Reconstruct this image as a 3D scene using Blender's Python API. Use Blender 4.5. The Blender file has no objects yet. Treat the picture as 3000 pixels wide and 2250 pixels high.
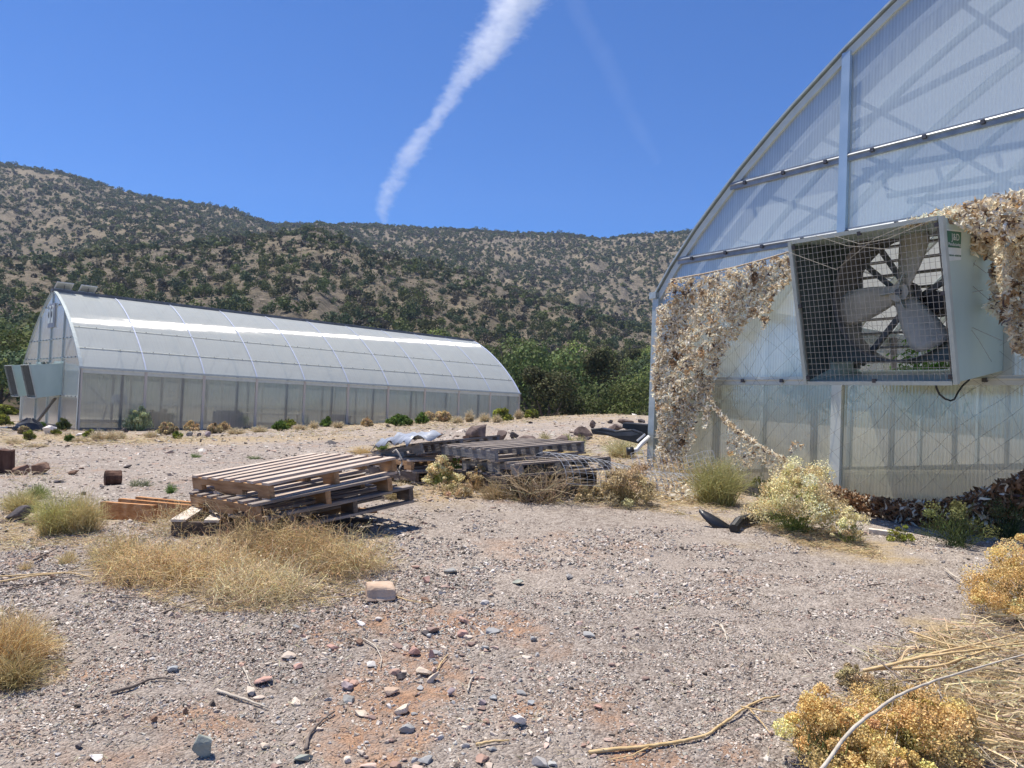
import bpy, bmesh, math, random
import numpy as np
from mathutils import Vector, Matrix
rad = math.radians
rng = np.random.default_rng(7)
random.seed(7)
SC = bpy.context.scene
COL = SC.collection

# ------------------------------------------------------------------ camera
PITCH, ROLL = rad(1.7), rad(2.4)
F_ = np.array([0, math.cos(PITCH), math.sin(PITCH)])
r0 = np.array([1., 0, 0]); u0 = np.cross(r0, F_)
R_ = math.cos(ROLL)*r0 + math.sin(ROLL)*u0
U_ = -math.sin(ROLL)*r0 + math.cos(ROLL)*u0
cam_d = bpy.data.cameras.new('camera'); cam = bpy.data.objects.new('camera', cam_d)
COL.objects.link(cam); SC.camera = cam
cam_d.sensor_width = 36; cam_d.lens = 27.0; cam_d.clip_start = .05; cam_d.clip_end = 30000
m = Matrix.Identity(4)
for i in range(3):
    m[i][0] = R_[i]; m[i][1] = U_[i]; m[i][2] = -F_[i]
cam.matrix_world = m

# ------------------------------------------------------------------ light
SUN_EL, SUN_AZ = 70.0, -62.0           # azimuth measured from the view direction, + = right
sd = np.array([math.sin(rad(SUN_AZ))*math.cos(rad(SUN_EL)), math.cos(rad(SUN_AZ))*math.cos(rad(SUN_EL)), math.sin(rad(SUN_EL))])
w = bpy.data.worlds.new('World'); SC.world = w; w.use_nodes = True
nt = w.node_tree; nt.nodes.clear()
sky = nt.nodes.new('ShaderNodeTexSky'); sky.sky_type = 'NISHITA'; sky.sun_disc = False
sky.sun_elevation = rad(SUN_EL); sky.sun_rotation = rad(SUN_AZ)
sky.altitude = 1600; sky.air_density = 1.0; sky.dust_density = 0.1; sky.ozone_density = 6.0
bg = nt.nodes.new('ShaderNodeBackground'); bg.inputs[1].default_value = 0.10
wo = nt.nodes.new('ShaderNodeOutputWorld')
tn = nt.nodes.new('ShaderNodeMix'); tn.data_type = 'RGBA'; tn.blend_type = 'MULTIPLY'; tn.inputs[0].default_value = 1; tn.inputs[7].default_value = (.34, .68, 1.07, 1)   # deep high-desert blue
nt.links.new(sky.outputs[0], tn.inputs[6]); nt.links.new(tn.outputs[2], bg.inputs[0]); nt.links.new(bg.outputs[0], wo.inputs[0])
sl = bpy.data.lights.new('sun', 'SUN'); sl.energy = 5.0; sl.angle = rad(.53); sl.color = (1, .925, .82)
so = bpy.data.objects.new('sun', sl); COL.objects.link(so)
so.rotation_euler = Vector(sd).to_track_quat('Z', 'Y').to_euler(); so.location = (0, 0, 50)
SC.view_settings.view_transform = 'Standard'; SC.view_settings.look = 'None'
SC.cycles.volume_bounces = 3
SC.view_settings.exposure = 0.52; SC.view_settings.gamma = 1

# ------------------------------------------------------------------ helpers
def tag(o, label=None, cat=None, group=None, kind=None):
    if label: o['label'] = label
    if cat: o['category'] = cat
    if group: o['group'] = group
    if kind: o['kind'] = kind
    return o
def empty(name, loc=(0, 0, 0), rz=0, label=None, cat=None, group=None):
    o = bpy.data.objects.new(name, None); COL.objects.link(o); o.empty_display_size = .2
    o.location = loc; o.rotation_euler = (0, 0, rz); tag(o, label, cat, group); return o
def kids(o): return [c for c in bpy.data.objects if c.parent == o]
def copy_tree(o, parent=None):
    c = o.copy(); COL.objects.link(c); c.parent = parent
    for ch in kids(o): copy_tree(ch, c)
    return c

def mesh_np(name, V, Fq, mat, col=None, parent=None, loc=None, smooth=False, uv=None):
    V = np.ascontiguousarray(V, dtype=np.float32).reshape(-1, 3)
    Fq = np.ascontiguousarray(Fq, dtype=np.int32); k = Fq.shape[1]; n = len(Fq)
    me = bpy.data.meshes.new(name)
    me.vertices.add(len(V)); me.vertices.foreach_set('co', V.ravel())
    me.loops.add(n*k); me.loops.foreach_set('vertex_index', Fq.ravel())
    me.polygons.add(n); me.polygons.foreach_set('loop_start', np.arange(0, n*k, k, dtype=np.int32))
    me.update(calc_edges=True)
    if col is not None:
        a = me.color_attributes.new('Col', 'FLOAT_COLOR', 'POINT')
        c4 = np.ones((len(V), 4), dtype=np.float32); c4[:, :3] = np.clip(col, 0, 1)
        a.data.foreach_set('color', c4.ravel())
    me.polygons.foreach_set('use_smooth', np.full(n, smooth))
    for mm in (mat if isinstance(mat, (list, tuple)) else [mat]): me.materials.append(mm)
    o = bpy.data.objects.new(name, me); COL.objects.link(o)
    if loc is not None: o.location = loc
    if parent: o.parent = parent
    return o

class MB:
    """collects boxes, beams, tubes and sheets into one mesh"""
    def __init__(s): s.v = []; s.f = []
    def add(s, vs, fs):
        b = len(s.v); s.v += [tuple(map(float, p)) for p in vs]; s.f += [tuple(b+i for i in f) for f in fs]; return s
    def box(s, lo, hi):
        x0, y0, z0 = lo; x1, y1, z1 = hi
        return s.add([(x0,y0,z0),(x1,y0,z0),(x1,y1,z0),(x0,y1,z0),(x0,y0,z1),(x1,y0,z1),(x1,y1,z1),(x0,y1,z1)],
                     [(3,2,1,0),(4,5,6,7),(0,1,5,4),(1,2,6,5),(2,3,7,6),(3,0,4,7)])
    def beam(s, a, b, w, h, up=(0, 0, 1)):
        a = np.array(a, float); b = np.array(b, float); d = b-a; L = np.linalg.norm(d); d /= L
        sd_ = np.cross(d, up); sd_ /= (np.linalg.norm(sd_)+1e-9); u = np.cross(sd_, d)
        vs = [p + sd_*i*w/2 + u*j*h/2 for p in (a, b) for i, j in ((-1,-1),(1,-1),(1,1),(-1,1))]
        return s.add(vs, [(3,2,1,0),(4,5,6,7),(0,1,5,4),(1,2,6,5),(2,3,7,6),(3,0,4,7)])
    def tube(s, pts, r, n=6, cap=True):
        pts = [np.array(p, float) for p in pts]; K = len(pts)
        rs = r if hasattr(r, '__len__') else [r]*K
        vs = []; ref = None
        for i, p in enumerate(pts):
            d = pts[min(i+1, K-1)]-pts[max(i-1, 0)]; d /= (np.linalg.norm(d)+1e-9)
            if ref is None: ref = np.array([0, 0, 1.]) if abs(d[2]) < .9 else np.array([1., 0, 0])
            a = np.cross(d, ref); a /= (np.linalg.norm(a)+1e-9); b = np.cross(d, a); ref = -b if False else ref
            for k in range(n):
                t = 2*math.pi*k/n; vs.append(p + rs[i]*(a*math.cos(t)+b*math.sin(t)))
        fs = [(i*n+k, i*n+(k+1) % n, (i+1)*n+(k+1) % n, (i+1)*n+k) for i in range(K-1) for k in range(n)]
        if cap: fs += [tuple(range(n))[::-1], tuple(range((K-1)*n, K*n))]
        return s.add(vs, fs)
    def loft(s, A, B):
        """quad strip between two equally long rows of points"""
        n = len(A); return s.add(list(A)+list(B), [(i, i+1, n+i+1, n+i) for i in range(n-1)])
    def prism(s, poly, dvec):
        """closed polygon extruded by dvec"""
        n = len(poly); dvec = np.array(dvec, float)
        vs = [np.array(p, float) for p in poly]; vs = vs+[p+dvec for p in vs]
        return s.add(vs, [tuple(range(n))[::-1], tuple(range(n, 2*n))]+[(i, (i+1) % n, n+(i+1) % n, n+i) for i in range(n)])
    def build(s, name, mat, parent=None, loc=None, smooth=False, bevel=0):
        me = bpy.data.meshes.new(name); me.from_pydata(s.v, [], s.f); me.update()
        bm = bmesh.new(); bm.from_mesh(me)
        if smooth: bmesh.ops.remove_doubles(bm, verts=bm.verts, dist=1e-5)
        bmesh.ops.recalc_face_normals(bm, faces=bm.faces); bm.to_mesh(me); bm.free()
        if smooth: me.polygons.foreach_set('use_smooth', [True]*len(me.polygons))
        me.materials.append(mat)
        o = bpy.data.objects.new(name, me); COL.objects.link(o)
        if loc is not None: o.location = loc
        if parent: o.parent = parent
        if bevel:
            b = o.modifiers.new('bevel', 'BEVEL'); b.width = bevel; b.segments = 1; b.limit_method = 'ANGLE'
        return o

# ---- value noise
def vn(x, y, seed=0):
    x = np.asarray(x, float); y = np.asarray(y, float)
    ix = np.floor(x).astype(np.int64); iy = np.floor(y).astype(np.int64); fx = x-ix; fy = y-iy
    fx = fx*fx*(3-2*fx); fy = fy*fy*(3-2*fy)
    def h(a, b):
        n = (a*374761393 + b*668265263 + seed*982451653) & 0xffffffff
        n = ((n ^ (n >> 13))*1274126177) & 0xffffffff
        return ((n ^ (n >> 16)) & 0xffff)/65535.
    return (h(ix, iy)*(1-fx)+h(ix+1, iy)*fx)*(1-fy)+(h(ix, iy+1)*(1-fx)+h(ix+1, iy+1)*fx)*fy
def fbm(x, y, seed=0, o=4):
    t = 0; a = .5; n = 0
    for k in range(o): t = t+a*vn(x*2**k, y*2**k, seed+k); n += a; a *= .5
    return t/n

# ---- nodes
def newmat(name):
    mt = bpy.data.materials.new(name); mt.use_nodes = True; t = mt.node_tree; t.nodes.clear()
    out = t.nodes.new('ShaderNodeOutputMaterial'); return mt, t, out
def N(t, typ, **kw):
    n = t.nodes.new(typ)
    for k, v in kw.items():
        if k[0] == 'i' and k[1:].isdigit(): n.inputs[int(k[1:])].default_value = v
        else: setattr(n, k, v)
    return n
def ramp(t, fac, stops):
    r = t.nodes.new('ShaderNodeValToRGB'); e = r.color_ramp.elements
    while len(e) < len(stops): e.new(.5)
    for q, (p, c) in zip(e, stops): q.position = p; q.color = (*c, 1)
    t.links.new(fac, r.inputs[0]); return r.outputs[0]
def mat2(name, c1, c2, scale=8, rough=.7, metal=0, bump=.0, stretch=(1, 1, 1), spec=.5, c3=None, detail=6):
    mt, t, out = newmat(name); L = t.links.new
    tc = N(t, 'ShaderNodeTexCoord'); mp = N(t, 'ShaderNodeMapping'); mp.inputs['Scale'].default_value = stretch
    L(tc.outputs['Object'], mp.inputs[0])
    no = N(t, 'ShaderNodeTexNoise'); no.inputs['Scale'].default_value = scale; no.inputs['Detail'].default_value = detail
    L(mp.outputs[0], no.inputs[0])
    st = [(.3, c1), (.7, c2)] if c3 is None else [(.28, c1), (.52, c2), (.75, c3)]
    c = ramp(t, no.outputs[0], st)
    p = N(t, 'ShaderNodeBsdfPrincipled'); L(c, p.inputs['Base Color'])
    p.inputs['Roughness'].default_value = rough; p.inputs['Metallic'].default_value = metal
    p.inputs['Specular IOR Level'].default_value = spec
    if bump:
        b = N(t, 'ShaderNodeBump'); b.inputs['Strength'].default_value = bump; b.inputs['Distance'].default_value = .01
        n2 = N(t, 'ShaderNodeTexNoise'); n2.inputs['Scale'].default_value = scale*3; n2.inputs['Detail'].default_value = 5
        L(mp.outputs[0], n2.inputs[0]); L(n2.outputs[0], b.inputs['Height']); L(b.outputs[0], p.inputs['Normal'])
    L(p.outputs[0], out.inputs[0]); return mt
def matcol(name, rough=.85, trans=0., spec=.2):
    mt, t, out = newmat(name); L = t.links.new
    a = N(t, 'ShaderNodeVertexColor'); a.layer_name = 'Col'
    p = N(t, 'ShaderNodeBsdfPrincipled'); p.inputs['Roughness'].default_value = rough; p.inputs['Specular IOR Level'].default_value = spec
    L(a.outputs[0], p.inputs['Base Color'])
    if trans:
        tr = N(t, 'ShaderNodeBsdfTranslucent'); L(a.outputs[0], tr.inputs[0])
        mx = N(t, 'ShaderNodeMixShader'); mx.inputs[0].default_value = trans
        L(p.outputs[0], mx.inputs[1]); L(tr.outputs[0], mx.inputs[2]); L(mx.outputs[0], out.inputs[0])
    else: L(p.outputs[0], out.inputs[0])
    return mt
def poly(name, col, transp, rough=.2, gloss=.12, flute=(0, 1, 0), fscale=30, famt=.1, stain=.1, tcol=(.9, .93, .95), bump=.15, aniso=0.):
    """fluted twin-wall polycarbonate sheet"""
    mt, t, out = newmat(name); L = t.links.new
    tc = N(t, 'ShaderNodeTexCoord'); dt = N(t, 'ShaderNodeVectorMath', operation='DOT_PRODUCT'); dt.inputs[1].default_value = flute
    L(tc.outputs['Object'], dt.inputs[0])
    mu = N(t, 'ShaderNodeMath', operation='MULTIPLY'); mu.inputs[1].default_value = fscale*2*math.pi; L(dt.outputs['Value'], mu.inputs[0])
    si = N(t, 'ShaderNodeMath', operation='SINE'); L(mu.outputs[0], si.inputs[0])
    no = N(t, 'ShaderNodeTexNoise'); no.inputs['Scale'].default_value = 1.3; no.inputs['Detail'].default_value = 7; L(tc.outputs['Object'], no.inputs[0])
    # streaks running along the flutes
    cb = N(t, 'ShaderNodeCombineXYZ'); L(dt.outputs['Value'], cb.inputs[0])
    sp = N(t, 'ShaderNodeSeparateXYZ'); L(tc.outputs['Object'], sp.inputs[0])
    m9 = N(t, 'ShaderNodeMath', operation='MULTIPLY'); m9.inputs[1].default_value = .06; L(sp.outputs[2], m9.inputs[0]); L(m9.outputs[0], cb.inputs[1])
    ns = N(t, 'ShaderNodeTexNoise'); ns.inputs['Scale'].default_value = 14; ns.inputs['Detail'].default_value = 4; L(cb.outputs[0], ns.inputs[0])
    a1 = N(t, 'ShaderNodeMath', operation='MULTIPLY_ADD'); a1.inputs[1].default_value = famt; a1.inputs[2].default_value = transp; L(si.outputs[0], a1.inputs[0])
    s1 = N(t, 'ShaderNodeMath', operation='SUBTRACT'); s1.inputs[1].default_value = .5; L(no.outputs[0], s1.inputs[0])
    a2 = N(t, 'ShaderNodeMath', operation='MULTIPLY_ADD'); a2.inputs[1].default_value = stain*1.5; L(s1.outputs[0], a2.inputs[0]); L(a1.outputs[0], a2.inputs[2])
    s2 = N(t, 'ShaderNodeMath', operation='SUBTRACT'); s2.inputs[1].default_value = .5; L(ns.outputs[0], s2.inputs[0])
    a3 = N(t, 'ShaderNodeMath', operation='MULTIPLY_ADD', use_clamp=True); a3.inputs[1].default_value = stain*2; L(s2.outputs[0], a3.inputs[0]); L(a2.outputs[0], a3.inputs[2])
    di = N(t, 'ShaderNodeBsdfDiffuse'); di.inputs[0].default_value = (*col, 1)
    tl = N(t, 'ShaderNodeBsdfTranslucent'); tl.inputs[0].default_value = (*col, 1)
    tr = N(t, 'ShaderNodeBsdfTransparent'); tr.inputs[0].default_value = (*tcol, 1)
    mdt = N(t, 'ShaderNodeMixShader'); mdt.inputs[0].default_value = .5; L(di.outputs[0], mdt.inputs[1]); L(tl.outputs[0], mdt.inputs[2])
    m1 = N(t, 'ShaderNodeMixShader'); L(a3.outputs[0], m1.inputs[0]); L(mdt.outputs[0], m1.inputs[1]); L(tr.outputs[0], m1.inputs[2])
    gl = N(t, 'ShaderNodeBsdfGlossy'); gl.inputs['Roughness'].default_value = rough
    if aniso:
        gl.inputs['Anisotropy'].default_value = aniso; vt = N(t, 'ShaderNodeVectorTransform', vector_type='VECTOR', convert_from='OBJECT', convert_to='WORLD'); vt.inputs[0].default_value = flute; gl.inputs['Rotation'].default_value = .25; L(vt.outputs[0], gl.inputs['Tangent'])
    gl.inputs[0].default_value = (1, 1, 1, 1)
    bp = N(t, 'ShaderNodeBump'); bp.inputs['Strength'].default_value = bump; bp.inputs['Distance'].default_value = .003
    ad = N(t, 'ShaderNodeMath', operation='ADD'); L(si.outputs[0], ad.inputs[0])
    m3 = N(t, 'ShaderNodeMath', operation='MULTIPLY'); m3.inputs[1].default_value = 16 if aniso else 6; L(no.outputs[0], m3.inputs[0]); L(m3.outputs[0], ad.inputs[1])
    L(ad.outputs[0], bp.inputs['Height']); L(bp.outputs[0], gl.inputs['Normal'])
    lw = N(t, 'ShaderNodeLayerWeight'); lw.inputs[0].default_value = .25
    g = N(t, 'ShaderNodeMath', operation='MULTIPLY_ADD', use_clamp=True); g.inputs[1].default_value = .5; g.inputs[2].default_value = gloss; L(lw.outputs['Fresnel'], g.inputs[0])
    m2 = N(t, 'ShaderNodeMixShader'); L(g.outputs[0], m2.inputs[0]); L(m1.outputs[0], m2.inputs[1]); L(gl.outputs[0], m2.inputs[2])
    L(m2.outputs[0], out.inputs[0]); return mt

# ------------------------------------------------------------------ terrain height
CP = np.array([
 (0,0,-1.5),(-4,0,-1.55),(4,0,-1.4),(0,-6,-1.6),(-9,-3,-1.6),(9,-3,-1.4),
 (0,2.5,-1.25),(-1.6,3,-1.22),(1.6,3,-1.15),(3,3.4,-1.06),(-3.2,3.8,-1.2),
 (-1,5.2,-.97),(-2.4,5.2,-1.02),(1,5,-.97),(3.5,5.4,-.93),(4.8,5.8,-.9),
 (.5,7,-.85),(2,8.,-.84),(3.28,7.4,-.86),(4.6,6.4,-.88),(1.8,9.9,-.84),(6,9,-.84),(9,16,-.84),(14,20,-.84),(9,4,-.9),
 (-3.5,6,-1.06),(-6,8,-1.16),(-5.3,10,-1.14),(0,8,-.82),(0,11,-.8),(2,13,-.72),(-2.5,11,-.98),
 (-8,16,-1.3),(-16,27.5,-1.55),(-20,30,-1.57),(-24,33,-1.6),(-13.5,22,-1.45),(-25,22,-1.6),
 (-11.3,30.7,-1.42),(-7.7,34.2,-1.2),(-4.8,37,-.92),(-.5,41.2,-.72),(2.3,44,-.55),
 (-14,36,-1.55),(-7,43,-1.4),(-1,49,-1.2),(4.5,36,-.16),(10,34,-.15),(16,30,-.3),(0,31,-.62),(-1,20,-.83),(-6,23,-1.1),(5,21,-.5),
 (20,20,-.8),(30,10,-1),(30,40,-.8),(8,44,-.9),(-30,45,-1.5),(0,58,-2),(25,58,-2),(-30,10,-1.6),(-50,-20,-2),(0,-40,-2),(50,-20,-2),(60,40,-2),(-60,40,-2)], float)
def phi(r): return np.sqrt(r*r+.6)
_K = phi(np.linalg.norm(CP[:, None, :2]-CP[None, :, :2], axis=2))
_W = np.linalg.solve(np.block([[_K, np.ones((len(CP), 1))], [np.ones((1, len(CP))), np.zeros((1, 1))]]), np.append(CP[:, 2], 0))
def near_h(x, y):
    z = np.full(np.shape(x), _W[-1])
    for i, c in enumerate(CP): z = z + _W[i]*phi(np.hypot(x-c[0], y-c[1]))
    return z
PXS = [-2500,-600,0,130,250,330,380,500,650,720,775,950,1080,1200,1350,1500,1650,1760,1900,2040,2400,3000,5500]
ESK = [350,640,652,634,609,588,573,560,541,519,502,509,519,514,514,512,510,506,524,540,560,560,350]
PXN = [-2500,-500,0,270,407,633,768,900,1000,1100,1223,1350,1447,1546,1645,1745,1845,1920,2040,3000,5500]
ENR = [200,340,363,400,425,453,472,488,462,431,396,380,355,330,305,280,249,242,235,220,150]
PXF = [-2500,0,400,800,1100,1500,1900,3000,5500]
EFT = [110,165,205,215,190,150,140,120,80]
def terrain(x, y):
    r = np.hypot(x, y); az = np.arctan2(x, y)
    azc = np.clip(az, -1.15, 1.15); px = 1500+2250*np.tan(azc); ca = np.cos(azc)
    k = ca/2250.
    back = np.clip((np.abs(az)-1.0)/.8, 0, 1); back = back*back*(3-2*back)
    es = np.interp(px, PXS, ESK); en = np.interp(px, PXN, ENR); ef = np.interp(px, PXF, EFT)
    z55 = -1.9
    R = [55, 80, 130, 200, 300, 410, 500, 700, 900, 1060, 1250, 1600]
    dip = np.clip((es-en)/60., 0.15, 1)
    Z = [z55+0*r, 80*k*15, 130*k*.5*ef, 200*k*ef, 300*k*(ef*.45+en*.55), 410*k*en, 500*k*(en-25*dip), 700*k*(en*.55+es*.45-10), 900*k*(es*.85+en*.15-8), 1060*k*es, 1250*k*(es-60), 1600*k*(es-180)]
    z = Z[0].copy() if hasattr(Z[0], 'copy') else Z[0]
    t = np.clip(r, 55, 1600)
    zz = np.zeros_like(r)
    for i in range(len(R)-1):
        mk = (t >= R[i]) & (t <= R[i+1]); u = (t-R[i])/(R[i+1]-R[i])
        # catmull-rom
        p0 = Z[max(i-1, 0)]; p1 = Z[i]; p2 = Z[i+1]; p3 = Z[min(i+2, len(R)-1)]
        m1 = (p2-p0)/(R[i+1]-R[max(i-1, 0)])*(R[i+1]-R[i]); m2_ = (p3-p1)/(R[min(i+2, len(R)-1)]-R[i])*(R[i+1]-R[i])
        h = (2*u**3-3*u**2+1)*p1+(u**3-2*u**2+u)*m1+(-2*u**3+3*u**2)*p2+(u**3-u**2)*m2_
        zz = np.where(mk, h, zz)
    # gullies and spurs that run down the slope
    wob = fbm(r/120., az*6, 11)*1.2
    g = np.abs(fbm(az*9+wob*.6, r/420., 5)-.5)*2
    g2 = np.abs(fbm(az*26+wob, r/160., 15)-.5)*2
    amp = np.interp(r, [60, 130, 250, 400, 430, 600, 850, 1030, 1100, 1400], [0, 2, 9, 4, 5, 26, 24, 5, 8, 10])
    zz = zz + amp*(g-.35) + amp*.45*(g2-.3)
    zz = zz + np.interp(r, [55, 120, 400, 1000], [.2, .9, 2.2, 6])*(fbm(x/14., y/14., 31, 5)-.5)
    zz = zz*(1-back)+(-3)*back
    nh = near_h(np.clip(x, -60, 60), np.clip(y, -45, 62))
    b = np.clip((r-44)/22., 0, 1); b = b*b*(3-2*b)
    z = nh*(1-b)+zz*b
    # small relief
    near = np.clip(1-r/50, 0, 1)
    z = z + near*(.05*(fbm(x*1.1, y*1.1, 3)-.5)+.022*(fbm(x*7, y*7, 4, 3)-.5))
    return z
AZ = np.concatenate([np.arange(-180, -48, 4.), np.arange(-48, 48.01, .16), np.arange(52, 180.1, 4.)])*math.pi/180
RR = .25*1.0128**np.arange(0, 688)
AA, RG = np.meshgrid(AZ, RR, indexing='ij')
GX = np.sin(AA)*RG; GY = np.cos(AA)*RG
GZ = terrain(GX, GY)
def hgt(x, y):
    x = np.asarray(x, float); y = np.asarray(y, float)
    a = np.arctan2(x, y); r = np.clip(np.hypot(x, y), .26, RR[-2])
    ai = np.clip(np.interp(a, AZ, np.arange(len(AZ))), 0, len(AZ)-1.001); ri = np.log(r/.25)/math.log(1.0128)
    i = ai.astype(int); j = ri.astype(int); u = ai-i; v = ri-j
    return (GZ[i, j]*(1-u)+GZ[i+1, j]*u)*(1-v)+(GZ[i, j+1]*(1-u)+GZ[i+1, j+1]*u)*v
def ray(px, py):
    px = np.asarray(px, float)[..., None]; py = np.asarray(py, float)[..., None]
    return F_+(px-1500)/2250*R_-(py-1125)/2250*U_
def G(px, py, rmax=60):
    """points of the ground seen at photo pixels (arrays)"""
    d = ray(px, py); d = d/np.hypot(d[..., 0], d[..., 1])[..., None]
    best = np.full(d.shape[:-1], rmax*1.0)
    rs = np.concatenate([np.arange(1.2, 12, .12), np.arange(12, rmax, .4)])
    found = np.zeros(best.shape, bool); prev = np.zeros(best.shape)
    for r in rs:
        dz = d[..., 2]*r-hgt(d[..., 0]*r, d[..., 1]*r)
        hit = (~found) & (dz <= 0)
        step = .12 if r < 12 else .4
        fr = np.where(hit, prev/(prev-dz+1e-9), 0)
        best = np.where(hit, r-step+step*np.clip(fr, 0, 1), best); found |= hit; prev = dz
        if found.all(): break
    P = d*best[..., None]; P[..., 2] = hgt(P[..., 0], P[..., 1]); return P
def gnd(x, y): return float(hgt(np.array([x]), np.array([y]))[0])
def at(px, py, depth):
    d = ray(px, py); return d/d[1]*depth
def inpoly(px, py, poly_):
    c = np.zeros(px.shape, bool); n = len(poly_)
    for i in range(n):
        x1, y1 = poly_[i]; x2, y2 = poly_[(i+1) % n]
        if y1 == y2: continue
        k = ((y1 > py) != (y2 > py)) & (px < (x2-x1)*(py-y1)/(y2-y1)+x1); c ^= k
    return c
def sample_poly(poly_, n):
    p = np.array(poly_, float); lo = p.min(0); hi = p.max(0); X = []; Y = []; got = 0
    while got < n:
        x = rng.uniform(lo[0], hi[0], n*2); y = rng.uniform(lo[1], hi[1], n*2); k = inpoly(x, y, poly_)
        X.append(x[k]); Y.append(y[k]); got += k.sum()
    return np.concatenate(X)[:n], np.concatenate(Y)[:n]

# ------------------------------------------------------------------ ground sheet
# what the soil is: R = red bare soil, G = dry litter, B = hillside
d_blob = lambda cx, cy, s, t=1.: np.exp(-(((GX-cx)/s)**2+((GY-cy)/(s*t))**2))
def pxblob(lst):
    t = 0
    for px, py, wpx, hpx in lst:
        c = G(np.array([px, px, px+wpx/2]), np.array([py+hpx/2, py-hpx/2, py]))
        ce = (c[0]+c[1])/2; sx = max(.1, np.linalg.norm(c[2]-ce)); sy = max(.1, abs(c[1][1]-c[0][1])/2)
        t = np.maximum(t, np.exp(-(((GX-ce[0])/sx)**2+((GY-ce[1])/sy)**2)*.8))
    return t
fr = GY > 0
redm = pxblob([(1250,2000,420,330),(1450,1850,420,160),(1150,2150,500,200),(520,2080,420,110),(330,1970,260,60),(1500,2080,300,150),(1200,1800,240,150),(2150,1700,40,20),(1880,2230,200,60),(650,2130,300,130),(1000,1850,200,100),(2160,2210,60,80),(80,1640,100,40)])
redm = np.clip((redm-.25+(fbm(GX*2.3, GY*2.3, 21, 5)-.5)*1.7)*2.2, 0, 1)*fr
litm = pxblob([(700,1640,700,200),(180,1540,330,120),(60,1900,230,130),(1300,1450,420,70),(2000,1460,500,90),(2450,1610,500,60),(2900,1980,420,340),(2750,2150,500,260),(1600,1370,400,90),(1180,1400,260,90),(600,1290,1100,26),(1300,1240,800,18),(1800,1205,420,12),(120,1290,350,50),(1180,1310,300,24),(2600,1640,300,40),(2050,1440,200,40),(1800,1290,220,60)])
litm = np.clip((litm-.3+(fbm(GX*3.1, GY*3.1, 22, 5)-.5)*1.1)*1.8, 0, 1)*fr
far_ = np.clip((np.hypot(GX, GY)-42)/14, 0, 1)
gc = np.stack([redm, litm, far_], -1).reshape(-1, 3)
na, nr = len(AZ), len(RR)
ii, jj = np.meshgrid(np.arange(na-1), np.arange(nr-1), indexing='ij')
idx = (ii*nr+jj).ravel()
GF = np.stack([idx, idx+1, idx+nr+1, idx+nr], 1)[:, ::-1]
mt, t, out = newmat('ground_soil'); L = t.links.new
tc = N(t, 'ShaderNodeTexCoord'); P = tc.outputs['Object']
def vor(sc, feat='F1', out_='Color'):
    v = N(t, 'ShaderNodeTexVoronoi', feature=feat); v.inputs['Scale'].default_value = sc; L(P, v.inputs['Vector']); return v.outputs[out_]
def noi(sc, de=6, ro=.6):
    v = N(t, 'ShaderNodeTexNoise'); v.inputs['Scale'].default_value = sc; v.inputs['Detail'].default_value = de; v.inputs['Roughness'].default_value = ro; L(P, v.inputs['Vector']); return v.outputs[0]
def mixc(f, a, b, mode='MIX'):
    x = N(t, 'ShaderNodeMix', data_type='RGBA', blend_type=mode); L(a, x.inputs[6]); L(b, x.inputs[7])
    if isinstance(f, float): x.inputs[0].default_value = f
    else: L(f, x.inputs[0])
    return x.outputs[2]
sx = N(t, 'ShaderNodeSeparateColor'); L(vor(85), sx.inputs[0])
peb = ramp(t, sx.outputs[0], [(0, (.12, .10, .085)), (.3, (.28, .24, .205)), (.65, (.41, .36, .31)), (1, (.60, .55, .48))])
sx2 = N(t, 'ShaderNodeSeparateColor'); L(vor(23), sx2.inputs[0])
peb2 = ramp(t, sx2.outputs[1], [(0, (.21, .175, .15)), (.5, (.35, .31, .27)), (1, (.49, .44, .385))])
grav = mixc(.45, peb, peb2)
big = ramp(t, noi(.35, 5), [(.35, (.86, .84, .84)), (.65, (1.1, 1.08, 1.06))])
grav = mixc(1.0, grav, big, 'MULTIPLY')
dusty = ramp(t, noi(1.3, 7), [(.5, (0, 0, 0)), (.72, (.75, .75, .75))])
dust = ramp(t, noi(40, 6), [(.3, (.35, .30, .255)), (.7, (.45, .39, .335))])
grav = mixc(dusty, grav, dust)
va = N(t, 'ShaderNodeVertexColor'); va.layer_name = 'Col'; sv = N(t, 'ShaderNodeSeparateColor'); L(va.outputs[0], sv.inputs[0])
red = ramp(t, noi(18, 8), [(.3, (.27, .15, .09)), (.55, (.40, .245, .155)), (.75, (.48, .33, .23))])
rf = N(t, 'ShaderNodeMath', operation='MULTIPLY', use_clamp=True); L(sv.outputs[0], rf.inputs[0]); rr_ = ramp(t, noi(9, 8, .7), [(.38, (.15, .15, .15)), (.6, (1, 1, 1))]); L(rr_, rf.inputs[1])
c = mixc(rf.outputs[0], grav, red)
lit = ramp(t, noi(55, 8, .7), [(.3, (.20, .14, .08)), (.5, (.42, .32, .18)), (.72, (.60, .49, .30))])
lf = N(t, 'ShaderNodeMath', operation='MULTIPLY', use_clamp=True); L(sv.outputs[1], lf.inputs[0]); lr = ramp(t, noi(14, 8, .7), [(.35, (.2, .2, .2)), (.6, (1, 1, 1))]); L(lr, lf.inputs[1])
c = mixc(lf.outputs[0], c, lit)
hill = ramp(t, noi(.05, 10, .72), [(.3, (.12, .10, .065)), (.45, (.21, .17, .115)), (.58, (.30, .245, .165)), (.75, (.40, .33, .23))])
rock = ramp(t, noi(.35, 9, .8), [(.42, (.07, .065, .055)), (.5, (.15, .125, .10)), (.62, (.36, .30, .23))])
hf = ramp(t, noi(.012, 6), [(.42, (.15, .15, .15)), (.6, (.8, .8, .8))])
hill = mixc(hf, hill, rock)
sage = ramp(t, noi(.9, 8, .8), [(.5, (0, 0, 0)), (.6, (.75, .75, .75))])
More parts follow.
